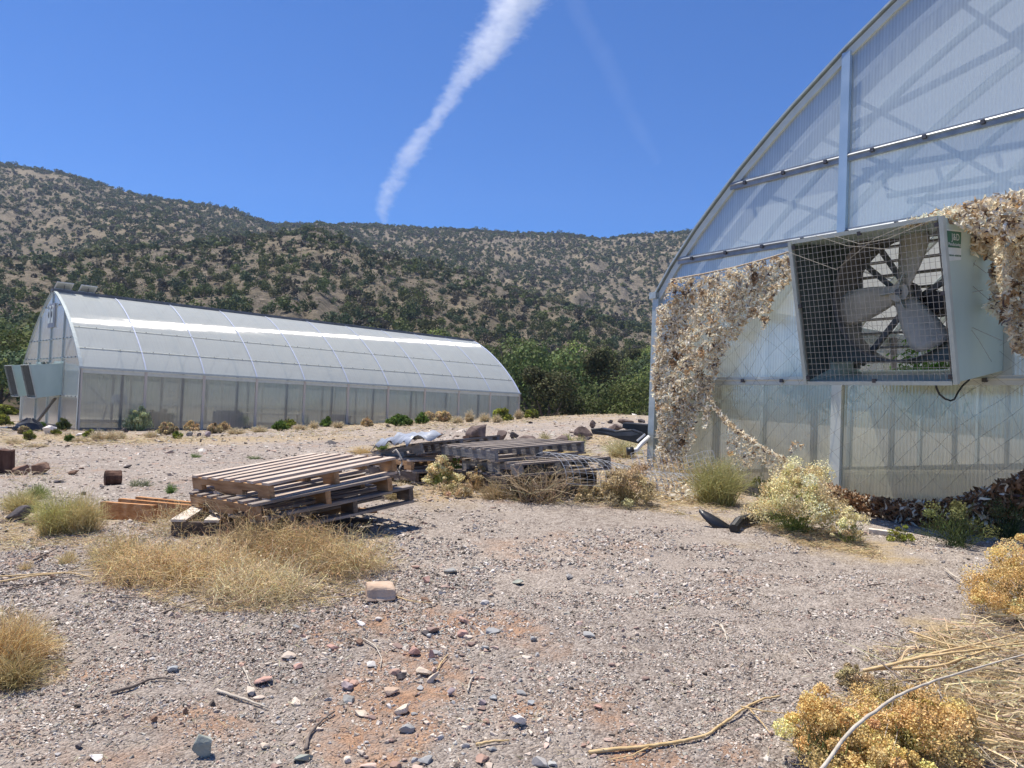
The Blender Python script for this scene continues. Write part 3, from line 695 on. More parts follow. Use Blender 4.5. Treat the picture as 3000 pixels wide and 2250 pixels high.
def join(parts):
    V = []; Fq = []; C = []; b = 0
    for v, f, c in parts: V.append(v); Fq.append(f+b); C.append(c); b += len(v)
    return np.concatenate(V), np.concatenate(Fq), np.concatenate(C)
CREAM = (.84, .70, .40); GOLD = (.82, .58, .25); TAN = (.50, .36, .18); STRAW = (.62, .50, .28); GRN = (.15, .22, .05); YG = (.32, .34, .07); OLV = (.16, .17, .06); GRY = (.34, .36, .30); DGR = (.07, .10, .035)
def place(px, py, wp):
    p = G(np.array([px]), np.array([py]))[0]; return p, p[1]
PIXF = 768.
def arcs(n, base_r, R, H, K=4, droop=.25, curl=.0, spread=1., zpow=.5):
    th = rng.uniform(0, 2*np.pi, n); q = np.sqrt(rng.uniform(0, 1, n))*spread; rr = q*R
    zt = H*np.clip(1-q**2, .06, 1)**zpow*rng.uniform(.55, 1.08, n)
    b = rng.uniform(0, 1, n)**.5*base_r; tb = rng.uniform(0, 2*np.pi, n)
    P0 = np.stack([b*np.cos(tb), b*np.sin(tb), 0*b-.02], 1); P1 = np.stack([rr*np.cos(th), rr*np.sin(th), zt], 1)
    t_ = np.linspace(0, 1, K)[None, :, None]; P = P0[:, None]*(1-t_)+P1[:, None]*t_
    P[..., 2] += (np.sin(t_[..., 0]*np.pi)*droop*H*.4); 
    if curl: P[:, 1:] += rng.normal(size=(n, K-1, 3))*curl*H
    P[..., 2] = np.maximum(P[..., 2], -.02)
    return P
def bush(px, py, wp, hp, label, kind='cream', cat='bush', group=None, dens=1.0, name='rabbitbrush', lump=.22, sink=0.):
    p, d = place(px, py, wp); Rr = wp*d/2250/2; H = hp*d/2250*.82; pix = d/PIXF
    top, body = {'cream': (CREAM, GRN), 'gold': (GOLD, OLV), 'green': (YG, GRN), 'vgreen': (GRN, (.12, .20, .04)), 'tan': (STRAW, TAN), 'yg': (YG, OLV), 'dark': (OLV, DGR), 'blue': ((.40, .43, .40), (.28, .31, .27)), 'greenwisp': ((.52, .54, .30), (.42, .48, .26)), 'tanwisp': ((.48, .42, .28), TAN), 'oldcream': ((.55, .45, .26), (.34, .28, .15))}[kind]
    o = None
    ns = int(np.clip(150*dens*(Rr/.35), 50, 500)); sw = max(.004, pix*.55)
    P = arcs(ns, Rr*.25, Rr*.97, H*.95, 4, .2, .02)
    parts = [ribbons(P, sw, cvar(body, ns, .25), .5, cvar(np.array(body)*.5+np.array(top)*.5, ns, .2))]
    # leafy body
    nb_ = int(np.clip((420 if kind in ('cream', 'gold', 'oldcream') else 700)*dens*(Rr/.35), 120, 2600)); i = rng.integers(0, ns, nb_); k = rng.uniform(.25, .95, nb_)
    seg = (k*3).astype(int).clip(0, 2); fr_ = k*3-seg; C = P[i, seg]*(1-fr_)[:, None]+P[i, seg+1]*fr_[:, None]+rng.normal(size=(nb_, 3))*Rr*.06
    up_ = rv(nb_)*.5+np.array([0, 0, .8]); ln = max(.03, pix*3)
    LP = np.stack([C, C+up_*ln*.6, C+up_*ln], 1); parts.append(ribbons(LP, max(.005, pix*.8), cvar(body, nb_, .3), .3))
    st = mesh_np('stems', *join(parts)[:2], M_LEAF, join(parts)[2]) if False else None
    V, Fq, Cc = join(parts)
    # flower heads in lumps on the upper side
    nl = max(8, int((58 if kind in ('cream', 'gold', 'oldcream') else 26)*dens*(Rr/.35)**1.2)); hd = {'vgreen': .5, 'greenwisp': .25, 'tanwisp': .35, 'dark': .3}.get(kind, 1.)
    nl = int(nl*hd)+3; T = arcs(nl, .02, Rr*.92, H*.97, 2, 0, 0)[:, -1]; T *= 1+np.clip(lump*rng.normal(size=(nl, 1))*.5, -.3, .12)
    near_ = pix < .006; per = 420 if near_ else int(np.clip(150*dens, 30, 200)); sz = max(.0055, pix*1.35) if not near_ else .0062
    lr = Rr*.20*(1+.4*rng.normal(size=nl)).clip(.5, 1.7); cc = rv(nl*per)*(rng.uniform(0, 1, nl*per)**.35)[:, None]*np.repeat(lr, per)[:, None]*np.array([1, 1, .75])
    C = np.repeat(T, per, axis=0)+cc; C[:, 2] = np.maximum(C[:, 2], .005)
    lc = np.repeat(cvar(top, nl, .16, .04), per, axis=0)*(1+.22*rng.normal(size=(nl*per, 1)))
    Vt, Ft_, Ct = quads(C, sz*rng.uniform(.6, 1.3, nl*per), np.clip(lc, .01, .9))
    big_ = wp > 90
    if big_:
        root = empty(name, p-np.array([0, 0, sink]), rng.uniform(0, 6), label, cat, group)
        mesh_np('stems', V, Fq, M_LEAF, Cc, root); mesh_np('flower_heads', Vt, Ft_, M_DRY, Ct, root); return root
    V, Fq, Cc = join([(V, Fq, Cc), (Vt, Ft_, Ct)]); o = mesh_np(name, V, Fq, M_LEAF, Cc, None, p-np.array([0, 0, sink])); tag(o, label, cat, group); return o
def tuft(px, py, wp, hp, label, base=STRAW, tip=None, cat='grass', group=None, n=260, name='grass_tuft', curl=.05, zpow=.5, droop=.3, wmul=1., flat=1.):
    p, d = place(px, py, wp); Rr = wp*d/2250/2; H = hp*d/2250; pix = d/PIXF
    P = arcs(n, Rr*.45, Rr, H, 4, droop, curl, 1, zpow)
    V, Fq, Cc = ribbons(P, max(.0035, pix*.5)*wmul, cvar(base, n, .25), .3, cvar(tip if tip is not None else base, n, .2))
    o = mesh_np(name, V, Fq, M_DRY, Cc, None, p); tag(o, label, cat, group); return o
def tumble(px, py, wp, hp, label, col=(.50, .37, .20), n=900, seed=0, depthr=.8):
    """tangled dry weed: curly wires through a dome"""
    p, d = place(px, py, wp); Rr = wp*d/2250/2; H = hp*d/2250; pix = d/PIXF
    c = rv(n); c[:, 2] = np.abs(c[:, 2]); c *= rng.uniform(.1, 1, (n, 1))**.45; c[:, :2] *= [Rr, Rr*depthr]; lum = .75+.5*vn(c[:, 0]*6/Rr+9, c[:, 1]*6/Rr+9, seed); c[:, 2] *= H*lum
    K = 5; P = np.zeros((n, K, 3)); P[:, 0] = c; dr = rv(n)+np.array([0, 0, .25]); L_ = rng.uniform(.05, .16, n)*1.1
    for k in range(1, K): dr = dr+rv(n)*.75; dr /= np.linalg.norm(dr, axis=1)[:, None]; P[:, k] = P[:, k-1]+dr*(L_/K*1.6)[:, None]
    P[..., 2] = np.maximum(P[..., 2], -.01)
    V1 = ribbons(P, max(.003, pix*.42), cvar(col, n, .28), .5)
    m_ = n//2; C = P[rng.integers(0, n, m_), rng.integers(1, K, m_)]+rng.normal(size=(m_, 3))*.008
    V2 = quads(C, max(.007, pix*.8), cvar(np.array(col)*1.12, m_, .25))
    root = empty('dry_weed', p, 0, label, 'dry weed')
    mesh_np('twigs', *V1[:2], M_DRY, V1[2], root); mesh_np('seed_heads', *V2[:2], M_DRY, V2[2], root); return root

# ------------------------------------------------------------------ trees
def crown(w_, h_, nq, qs, base, seed, lobes=7, trunk_h=.12):
    r_ = np.random.default_rng(seed); P = []; Cc = []
    lc = np.stack([r_.normal(0, .24, lobes)*w_, r_.normal(0, .24, lobes)*w_, r_.uniform(.28, .78, lobes)*h_], 1); lc[0] = (0, 0, h_*.5)
    lr = r_.uniform(.18, .33, lobes)*w_; lr[0] = .36*w_
    k = r_.integers(0, lobes, nq); v = r_.normal(size=(nq, 3)); v /= np.linalg.norm(v, axis=1)[:, None]
    C = lc[k]+v*(lr[k]*r_.uniform(.45, 1.08, nq)**.6)[:, None]*np.array([1, 1, .9]); C[:, 2] = np.clip(C[:, 2], h_*trunk_h*.4, h_*1.1)
    tone = (.75+.5*r_.uniform(size=lobes))[k]
    nn = v+r_.normal(size=(nq, 3))*.45; nn /= np.linalg.norm(nn, axis=1)[:, None]
    a = np.cross(nn, r_.normal(size=(nq, 3))); a /= np.linalg.norm(a, axis=1)[:, None]; b = np.cross(nn, a)
    s = (qs*r_.uniform(.6, 1.3, nq))[:, None]
    V = np.stack([C-a*s*.6-b*s*.25, C+a*s*.1-b*s*.5, C+a*s*.6+b*s*.2, C-a*s*.1+b*s*.5], 1).reshape(-1, 3)
    col = np.array(base)[None]*(1.15 if nq > 1000 else 1)*tone[:, None]*(1+.2*r_.normal(size=(nq, 1)))*(1+.06*r_.normal(size=(nq, 3)))
    return V, np.repeat(np.clip(col, .005, .6), 4, axis=0)
TREEC = [(.085, .115, .04), (.11, .135, .04), (.065, .095, .045), (.12, .125, .055)]
protos = []
for i in range(7):
    hh = [1, 1.1, .85, 1.3, .95, 1.15, .8][i]
    V, Cc = crown([1.15, 1.35, 1.0, .95, 1.3, 1.1, 1.2][i], hh, 4200, .032, tuple(q*[1.25, .75, 1.5, .6, 1.05, 1.35, .85][i] for q in TREEC[i % 4]), 50+i, [7, 9, 8, 6, 10, 7, 8][i])
    tr_ = empty('juniper_tree', (0, 0, 0), 0, 'dark green juniper tree in the dense belt at the foot of the hills', 'tree', 'juniper trees at the foot of the hills')
    mesh_np('crown', V, np.arange(len(V)).reshape(-1, 4), M_LEAF, Cc, tr_)
    mb = MB(); mb.tube([(0, 0, -.1), (.02, 0, .2), (-.01, .02, .5)], [.05, .035, .015], 6)
    for k in range(4):
        a = k*1.6+i; mb.tube([(0, 0, .12), (.15*math.cos(a), .15*math.sin(a), .35), (.25*math.cos(a), .25*math.sin(a), .55)], [.022, .014, .006], 5)
    mb.build('trunk', M_BARK, tr_); protos.append(tr_)
def scatter(n, r0_, r1_, amax, dens=None, azlo=None):
    az = rng.uniform(-rad(amax) if azlo is None else rad(azlo), rad(amax), n); r = np.sqrt(rng.uniform(r0_**2, r1_**2, n)); return np.sin(az)*r, np.cos(az)*r, r
def ffoot(x, y):    # inside the far greenhouse footprint?
    X = (x-FAR_O[0])*math.cos(RZ_F)+(y-FAR_O[1])*math.sin(RZ_F); Y = -(x-FAR_O[0])*math.sin(RZ_F)+(y-FAR_O[1])*math.cos(RZ_F)
    return (X > -8) & (X < 27) & (Y > -16) & (Y < 13)
def nfoot(x, y):
    X = (x-NEAR_O[0])*math.cos(A36)+(y-NEAR_O[1])*math.sin(A36); Y = -(x-NEAR_O[0])*math.sin(A36)+(y-NEAR_O[1])*math.cos(A36); return (X > -3) & (X < 22) & (Y > -3) & (Y < 12)
# belt: individual trees
x, y, r = scatter(4000, 51, 128, 36); k = ~ffoot(x, y) & ~nfoot(x, y); x, y, r = x[k], y[k], r[k]
az_ = np.degrees(np.arctan2(x, y)); den = np.interp(r, [51, 58, 95, 128], [.9, 1, .8, .55]); hidden = (az_ < 1.5) & (az_ > -26) & (r < 62)
keep = (rng.uniform(size=len(x)) < den) & ~hidden; x, y, r = x[keep], y[keep], r[keep]
# thin out close pairs
sel = []; 
for i in range(len(x)):
    if all((x[i]-x[j])**2+(y[i]-y[j])**2 > (4.1+.014*r[i])**2 for j in sel): sel.append(i)
sel = np.array(sel); print('belt trees', len(sel)); order = sel[np.argsort(r[sel])]
vis = [i for i in order if 1 <= 1][:]
def in_frame(xx, yy): return abs(math.degrees(math.atan2(xx, yy))-0) < 34.5
# the right third of the frame is behind the near gable; trees there are left out of the individuals
ind = [i for i in order if -34.5 < math.degrees(math.atan2(x[i], y[i])) < 13][:300]; rest = [i for i in order if i not in set(ind)]
for q, i in enumerate(ind):
    o = protos[q] if q < 7 else copy_tree(protos[q % 7])
    s = 3.0+4.2*rng.uniform()**1.4*(.82 if r[i] < 60 else 1); o.location = (x[i], y[i], float(hgt(x[i:i+1], y[i:i+1])[0])-.25); o.scale = (s*rng.uniform(.9, 1.15),)*2+(s,); o.rotation_euler = (0, 0, rng.uniform(0, 6.28))
SX, SY, SR, SS = [], [], [], []
for i in rest: SX.append(x[i]); SY.append(y[i]); SR.append(r[i]); SS.append(rng.uniform(3.4, 5.2))
def spread(n, a, b, amax, size, thr, sc, seed):
    sp_ = n; g_ = np.arange(-b, b, sp_); x, y = np.meshgrid(g_, g_[g_ > 0]); x = (x+rng.uniform(-.42, .42, x.shape)*sp_).ravel(); y = (y+rng.uniform(-.42, .42, y.shape)*sp_).ravel()
    r = np.hypot(x, y); k = (r > a) & (r < b) & (np.abs(np.arctan2(x, y)) < rad(amax)); x, y, r = x[k], y[k], r[k]; n = len(x); d_ = fbm(x/sc, y/sc, seed, 4); e_ = 2.
    # denser in the hollows
    cur = hgt(x+8, y)+hgt(x-8, y)+hgt(x, y+8)+hgt(x, y-8)-4*hgt(x, y)
    k = rng.uniform(size=n) < np.clip(thr+(d_-.5)*1.5+np.clip(cur*.04, -.2, .35), .04, 1); return x[k], y[k], r[k], size*np.clip(rng.lognormal(-.12, .38, k.sum()), .4, 1.6)
for a in ((5.0, 112, 440, 37, 3.5, .56, 26., 61), (5.3, 430, 780, 37, 3.4, .70, 40., 62), (5.6, 760, 1085, 37, 3.6, .78, 60., 63), (7., 1010, 1078, 37, 4.0, .6, 60., 64)):
    q = spread(*a); SX += list(q[0]); SY += list(q[1]); SR += list(q[2]); SS += list(q[3])
SX, SY, SR, SS = map(np.array, (SX, SY, SR, SS)); print('far trees', len(SX))
Z_ = hgt(SX, SY); lod = [crown(1.15, [.85, 1, .75, 1.1][i % 4], nq, qs, (1, 1, 1), 90+i, 6) for i, (nq, qs) in enumerate([(230, .13)]*4+[(64, .25)]*4)]
VV, CC = [], []
for i in range(8):
    m_ = np.where((np.arange(len(SX)) % 4 == i % 4) & ((SR < 330) == (i < 4)))[0]
    if not len(m_): continue
    V, Cc = lod[i]; an = rng.uniform(0, 6.28, len(m_)); c, s = np.cos(an)[:, None], np.sin(an)[:, None]; S_ = SS[m_][:, None]
    X = (V[None, :, 0]*c-V[None, :, 1]*s)*S_+SX[m_][:, None]; Y = (V[None, :, 0]*s+V[None, :, 1]*c)*S_+SY[m_][:, None]; Zz = V[None, :, 2]*S_+Z_[m_][:, None]-.3
    VV.append(np.stack([X, Y, Zz], -1).reshape(-1, 3).astype(np.float32))
    bc = 1.5*np.array([TREEC[j] for j in rng.integers(0, 4, len(m_))])*rng.uniform(.75, 1.35, (len(m_), 1)); grey = rng.uniform(size=len(m_)) < .18; bc[grey] = np.array([.15, .135, .10])*rng.uniform(.8, 1.2, (grey.sum(), 1))
    CC.append((Cc[None]*bc[:, None]).reshape(-1, 3).astype(np.float32))
VV = np.concatenate(VV); CC = np.concatenate(CC); print('far tree quads', len(VV)//4)
o = mesh_np('hillside_junipers', VV, np.arange(len(VV)).reshape(-1, 4), M_LEAF, CC); tag(o, 'juniper and scrub woodland dotting the hillsides up to the skyline', 'woodland', kind='stuff')
# low scrub between the trees
x, y, r = scatter(30000, 100, 520, 37); k = fbm(x/9., y/9., 71) > .5; x, y, r = x[k], y[k], r[k]; n = len(x)
C = np.stack([x, y, hgt(x, y)+.25], 1); C = np.repeat(C, 7, axis=0)+rng.normal(size=(n*7, 3))*np.array([.35, .35, .2])
q = quads(C, .42, np.repeat(cvar((.19, .175, .11), n, .3, .1), 7, axis=0)); o = mesh_np('hillside_scrub', q[0], q[1], M_LEAF, q[2]); tag(o, 'low dry scrub and grass between the trees on the hillsides', 'scrub', kind='stuff')
#PART4
# ------------------------------------------------------------------ pallets
def wood(name, c1, c2, c3, axis='x'):
    st = (.12, 1, 1) if axis == 'x' else (1, .12, 1)
    return mat2(name, c1, c2, 26, .85, 0, .35, st, .2, c3)
W_STR = wood('stringer_brown', (.18, .095, .045), (.38, .23, .12), (.50, .33, .19))
W_DECK = wood('deck_weathered', (.34, .26, .20), (.52, .43, .35), (.64, .56, .48), 'y')
W_DARKS = wood('stringer_dark', (.07, .055, .045), (.14, .11, .09), (.22, .19, .16))
W_DARKD = wood('deck_dark', (.14, .12, .10), (.27, .23, .20), (.42, .37, .32), 'y')
W_GREY = wood('stringer_grey', (.13, .125, .12), (.23, .22, .21), (.33, .31, .29))
W_PALE = wood('board_pale', (.46, .40, .33), (.62, .56, .48), (.72, .67, .60), 'y')
W_RED = wood('lumber_orange', (.33, .14, .05), (.48, .24, .10), (.58, .36, .20))
def basis(P0, P1, P2):
    P0, P1, P2 = (np.array(p, float) for p in (P0, P1, P2)); ex = P1-P0; ex /= np.linalg.norm(ex); ey = P2-P0; ey -= ex*(ey@ex); ey /= np.linalg.norm(ey); ez = np.cross(ex, ey)
    if ez[2] < 0: ez = -ez
    m_ = Matrix.Identity(4)
    for i in range(3): m_[i][0] = ex[i]; m_[i][1] = ey[i]; m_[i][2] = ez[i]; m_[i][3] = P0[i]
    return m_
def pallet(P0, P1, P2, label, ms, md, notch=True, missing=(), nb=7, seed=0, group=None, top=True, ll=1.22, bl=1.02):
    """local origin = near top corner; x along the stringers, y along the deck boards, z up. P0 is that corner"""
    r_ = random.Random(seed); root = empty('pallet', (0, 0, 0), 0, label, 'pallet', group); root.matrix_world = basis(P0, P1, P2)
    t_, hs = .017, .089
    for j in range(3):
        y = [.019, bl/2, bl-.019][j]; z1 = -t_; z0 = z1-hs
        prof_ = [(0, z1), (0, z0), (ll*.12, z0)]
        if notch: prof_ += [(ll*.14, z0+.038), (ll*.31, z0+.038), (ll*.33, z0), (ll*.67, z0), (ll*.69, z0+.038), (ll*.86, z0+.038), (ll*.88, z0)]
        prof_ += [(ll, z0), (ll, z1)]
        mb = MB()
        # split in convex pieces
        def bx_(x0, x1, za, zb): mb.box((x0, y-.019, za), (x1, y+.019, zb))
        if notch:
            bx_(0, ll, z0+.040, z1); bx_(0, ll*.13, z0, z0+.039); bx_(ll*.32, ll*.68, z0, z0+.039); bx_(ll*.87, ll, z0, z0+.039)
        else: bx_(0, ll, z0, z1)
        mb.build('stringer', ms, root)
    def deck(z1, n, nm, skip=()):
        mb = MB(); bw = .09 if n > 5 else .10
        for k in range(n):
            if k in skip: continue
            x = (ll-bw)*k/(n-1)+r_.uniform(-.008, .008); a = r_.uniform(-.008, .008); y0 = -.006+r_.uniform(-.008, .006); y1 = bl+.006+r_.uniform(-.01, .008)
            b_ = len(mb.v); mb.box((x, y0, z1-t_), (x+bw, y1, z1)); 
            for q in range(b_, len(mb.v)):
                vx_, vy_, vz_ = mb.v[q]; mb.v[q] = (vx_+a*(vy_-bl/2), vy_, vz_+.004*math.sin(vy_*4+k)+(r_.uniform(-.001, .001)))
        if len(mb.f): mb.build(nm, md, root)
    if top: deck(-.0005, nb, 'top_deck', missing)
    deck(-t_-hs-.0008, 4, 'bottom_deck'); return root
GP = 'wooden pallets lying in the yard'
def V3(*a): return np.array(a, float)
pallet(V3(-1.555,5,-.56), V3(-2.41,5.87,-.62), V3(-.848,5.73,-.405), 'pale slatted pallet on top of the near pallet stack, tipped up to the right', W_STR, W_DECK, True, seed=1, nb=7)
pallet(V3(-1.60,4.90,-.685), V3(-2.38,5.80,-.74), V3(-.87,5.62,-.535), 'second pallet of the near stack, directly under the pale slatted one', W_STR, W_DARKD, True, seed=2)
P2 = V3(-.70,5.75,-.615); P0 = P2-V3(.72,.72,.13); pallet(P0, P0+V3(-.86,.86,-.05), P2, 'grey-brown pallet at the bottom of the near stack, sticking out to the right', W_DARKS, W_DARKD, True, seed=3)
# broken pallet at ground level
bp = empty('broken_pallet', (0, 0, 0), 0, 'broken pallet on the ground left of the near stack with three pale boards', 'pallet')
C0 = G(np.array([500.]), np.array([1572.]))[0]; zb = C0[2]+.105
ex = V3(.97, .14, .0); ey = V3(-.10, .92, .04); ex /= np.linalg.norm(ex); ey /= np.linalg.norm(ey)
bpo = lambda u, v, w_: C0+ex*u+ey*v+V3(0, 0, w_)
for v in (.02, .36, .80):
    mb = MB(); mb.beam(bpo(0, v, .055), bpo(1.35, v, .03), .04, .095); mb.build('stringer', W_DARKS if v < .5 else W_STR, bp)
for (u0, v0, u1, v1) in ((.05, -.02, .05, .50), (.27, -.02, .22, .86), (.62, -.0, .40, .86)):
    mb = MB(); mb.beam(bpo(u0, v0, .113), bpo(u1, v1, .118), .10, .017); mb.build('deck_board', W_PALE, bp)
for k, ((ax, ay), (bx, by), lb) in enumerate((((300,1492),(452,1506),'orange-brown board with pale top edge, leftmost and lowest of the three by the broken pallet'), ((352,1482),(600,1512),'orange-brown board lying in the middle of the three by the broken pallet'), ((402,1476),(585,1499),'orange-brown board farthest back of the three by the broken pallet'))):
    a = G(np.array([ax*1.]), np.array([ay+26.]))[0]; b = G(np.array([bx*1.]), np.array([by+26.]))[0]; a[2] += .07; b[2] += .07
    mb = MB(); mb.beam(a, b, .045, .13); o = mb.build('lumber_board', W_RED); tag(o, lb, 'board', 'orange-brown boards by the broken pallet')
# the stacks behind
d1 = V3(-.6, 1.08, -.05); d1 /= np.linalg.norm(d1); d2 = V3(.89, .47, .085)
pallet(V3(-.14,7.2,-.40), V3(-.745,8.28,-.44), V3(.75,7.67,-.31), 'dark pallet on top of the rear stack with a solid grey side', W_GREY, W_DARKD, False, seed=5)
pallet(V3(.10,6.98,-.51), V3(.10,6.98,-.51)+d1*1.22, V3(.10,6.98,-.51)+V3(.89,.47,.07), 'second pallet of the rear stack, shifted right under the wire mesh', W_GREY, W_DARKD, True, seed=6)
pallet(V3(-.02,7.1,-.635), V3(-.02,7.1,-.635)+d1*1.22, V3(-.02,7.1,-.635)+V3(.89,.47,.03), 'third pallet down in the rear stack', W_DARKS, W_DARKD, True, seed=7)
pallet(V3(.02,7.15,-.745), V3(.02,7.15,-.745)+d1*1.22, V3(.02,7.15,-.745)+V3(.89,.47,.0), 'lowest pallet of the rear stack, half sunk in dry weeds', W_DARKS, W_DARKD, False, seed=8)
pallet(V3(-.95,8.15,-.42), V3(-1.50,8.95,-.56), V3(-.06,8.72,-.31), 'leaning pallet behind the near stack with a grey plastic sheet on its end', W_GREY, W_DARKD, True, seed=9, nb=7)
pallet(V3(-1.02,8.05,-.60), V3(-1.62,8.9,-.62), V3(-.12,8.60,-.58), 'pallet flat on the ground under the leaning pallet', W_STR, W_DECK, True, seed=10)
pallet(V3(-.96,8.0,-.715), V3(-1.56,8.85,-.735), V3(-.06,8.55,-.70), 'weathered pallet at ground level below the leaning pallet', W_DARKS, W_DARKD, False, seed=11)
# grey plastic sheet over the end of the leaning pallet
M_TARP = mat2('grey_plastic', (.22, .24, .27), (.42, .45, .50), 6, .35, 0, .3, (1, 6, 1))
mb = MB(); rows = []
Pa, Pb, Pc = V3(-.97, 8.13, -.375), V3(-1.52, 8.97, -.52), V3(.55, .37, .075)
for i in range(13):
    u = i/12; row = []
    for j in range(11):
        v = j/10; p_ = Pa*(1-u)+Pb*u+Pc*(v*.62-.12)+V3(0, 0, .022+.05*math.sin(math.pi*u)*(1-.5*v)+.024*math.sin(v*9+u*17)+.020*math.sin(u*31+v*7))
        if j == 0: p_ = p_+V3(-.03, -.02, -.075)
        if i == 0: p_ = p_+V3(0, -.05, -.03)
        row.append(p_)
    rows.append(row)
for i in range(12): mb.loft(rows[i], rows[i+1])
o = mb.build('plastic_sheet', M_TARP, smooth=True); sm = o.modifiers.new('t', 'SOLIDIFY'); sm.thickness = .004; tag(o, 'grey plastic sheet crumpled over the left end of the leaning pallet', 'plastic sheet')
M_ROPE = mat2('cream_rope', (.5, .45, .36), (.66, .6, .5), 60, .9)
mb = MB(); pts = [at(x, y, 5.66) for x, y in ((1150,1325),(1160,1317),(1169,1330),(1176,1345),(1178,1358),(1172,1368),(1168,1380),(1171,1392))]; mb.tube(pts, .007, 6); tag(mb.build('rope', M_ROPE, smooth=True), 'short cream rope hanging from the right corner of the near pallet stack', 'rope')

# welded wire mesh, a sprung half roll over the rear stack
M_WIRE = mat2('galvanised_wire', (.40, .42, .44), (.58, .60, .62), 9, .45, .6)
mb = MB(); A0 = V3(.42, 6.98, -.60); Adir = V3(1.55, .85, .02); side = V3(-.45, .82, 0); side /= np.linalg.norm(side)
def mesh_pt(u, v):
    a = math.pi*(v*1.1-.05); rr = .27-.08*u+.02*math.sin(u*7); return A0+Adir*u+side*(-rr*math.cos(a)*1.3+.15)+V3(0, 0, rr*math.sin(a)*.8-.02-.18*u)
for k in range(25):
    u = k/24; mb.tube([mesh_pt(u, v) for v in np.linspace(0, 1, 12)], .0019, 4, False)
for k in range(15):
    v = k/14; mb.tube([mesh_pt(u, v) for u in np.linspace(0, 1, 14)], .0017, 4, False)
tag(mb.build('wire_mesh_roll', M_WIRE), 'curled welded wire mesh lying over the right side of the rear pallet stack', 'wire mesh')
mb = MB()
def mp2(u, v): return V3(1.3, 7.4, -.83)+V3(.95, .55, 0)*u+V3(-.1, .2, 0)*v+V3(0, 0, .42*v+.04*math.sin(u*8))
for k in range(16): mb.tube([mp2(k/15, v) for v in (0, .5, 1)], .0024, 4, False)
for k in range(8): mb.tube([mp2(u, k/7) for u in np.linspace(0, 1, 9)], .0024, 4, False)
tag(mb.build('wire_fence_piece', M_WIRE), 'loose upright piece of wire mesh in the dry grass left of the netting', 'wire mesh')

# ------------------------------------------------------------------ rocks
def ico():
    bm = bmesh.new(); bmesh.ops.create_icosphere(bm, subdivisions=3, radius=1); v = np.array([x_.co[:] for x_ in bm.verts]); f = np.array([[l.index for l in q.verts] for q in bm.faces]); bm.free(); return v, f
IV, IF = ico()
def rockmat(nm, c1, c2, c3=None, sc=9): return mat2(nm, c1, c2, sc, .92, 0, .6, (1, 1, 1), .15, c3)
RM = {'tan': rockmat('rock_tan', (.42, .30, .21), (.60, .47, .36)), 'cream': rockmat('rock_cream', (.55, .45, .34), (.72, .62, .50)), 'white': rockmat('rock_white', (.62, .57, .52), (.80, .77, .73)),
      'pink': rockmat('rock_pink', (.40, .24, .19), (.55, .36, .30)), 'grey': rockmat('rock_grey', (.20, .20, .19), (.36, .36, .34)), 'green': rockmat('rock_greengrey', (.17, .19, .17), (.34, .36, .31), (.50, .40, .28)),
      'brown': rockmat('rock_brown', (.16, .10, .07), (.32, .21, .15)), 'basalt': rockmat('rock_basalt', (.07, .055, .05), (.17, .13, .115), (.27, .21, .18), 5), 'dark': rockmat('rock_dark', (.06, .055, .055), (.15, .13, .13)), 'blue': rockmat('rock_bluegrey', (.28, .29, .29), (.44, .46, .46)), 'mauve': rockmat('rock_mauve', (.30, .24, .24), (.44, .37, .37))}
def rock(px, py, wp, hp, mt_, label, flat=None, seed=None, box=.0, sunk=.12, cat='rock', name='rock', group=None, tilt=.2, planes=13):
    r_ = np.random.default_rng(seed if seed is not None else int(px*7+py)); p, d = place(px, py, wp); a = wp*d/2250/2; h = (hp*d/2250/2)
    el = math.atan2(-p[2], d); hz = max(h*.9, .3*a) if flat is None else flat*a
    V = IV.copy()
    # cut with random planes -> facets
    for k in range(planes):
        n_ = r_.normal(size=3); n_ /= np.linalg.norm(n_); c_ = r_.uniform(.36, .72); dd = V@n_-c_; V = V-np.clip(dd, 0, None)[:, None]*n_*.99
    if box: V = np.sign(V)*np.abs(V)**(1-box)
    V = V*(1+.10*(fbm(V[:, 0]*2+seed_f(r_), V[:, 1]*2+V[:, 2], 3)-.5)[:, None])+.025*(fbm(V[:, 0]*7, V[:, 1]*7+V[:, 2]*5, 8)-.5)[:, None]*V
    V *= [a, a*r_.uniform(.65, .95), hz]
    yaw, ti = r_.uniform(0, 6.28) if not box else .35, r_.normal()*tilt
    c, s = math.cos(ti), math.sin(ti); V[:, 0], V[:, 2] = V[:, 0]*c-V[:, 2]*s, V[:, 0]*s+V[:, 2]*c
    if not box: sc_ = a/max(1e-6, .5*(V[:, 0].max()-V[:, 0].min())); 
    c, s = math.cos(yaw), math.sin(yaw)
    if box: V[:, :2] = V[:, :2]@np.array([[c, s], [-s, c]])
    V[:, 2] -= V[:, 2].min()*(1-sunk)
    p2 = p+np.array([0, a*.5, 0]); p2[2] = gnd(p2[0], p2[1])
    o = mesh_np(name, V, IF, RM[mt_], None, None, p2); tag(o, label, cat, group); return o
def seed_f(r_): return r_.uniform(0, 50)
rock(1105,1762,112,66,'tan','big tan brick-shaped stone with a flat cream top in front of the dry weeds',box=.56,flat=.46,tilt=.04,planes=7)
rock(590,2228,92,96,'green','large grey-green stone with a tan edge near the bottom of the picture',flat=.75)
rock(1520,2135,74,48,'white','bright white wedge-shaped stone on the gravel, the whitest of the loose stones')
rock(1210,1925,54,36,'pink','flat pink stone, left one of the pair in the red soil')
rock(1264,1932,36,40,'pink','upright pink stone, right one of the pair in the red soil')
rock(1246,1985,60,34,'cream','cream stone, upper one of two touching flat stones in the red soil')
rock(1269,2002,54,28,'cream','cream flat stone, lower one of two touching in the red soil')
rock(1149,2042,54,36,'tan','tan-brown stone standing on the red soil with a dark shadow under it')
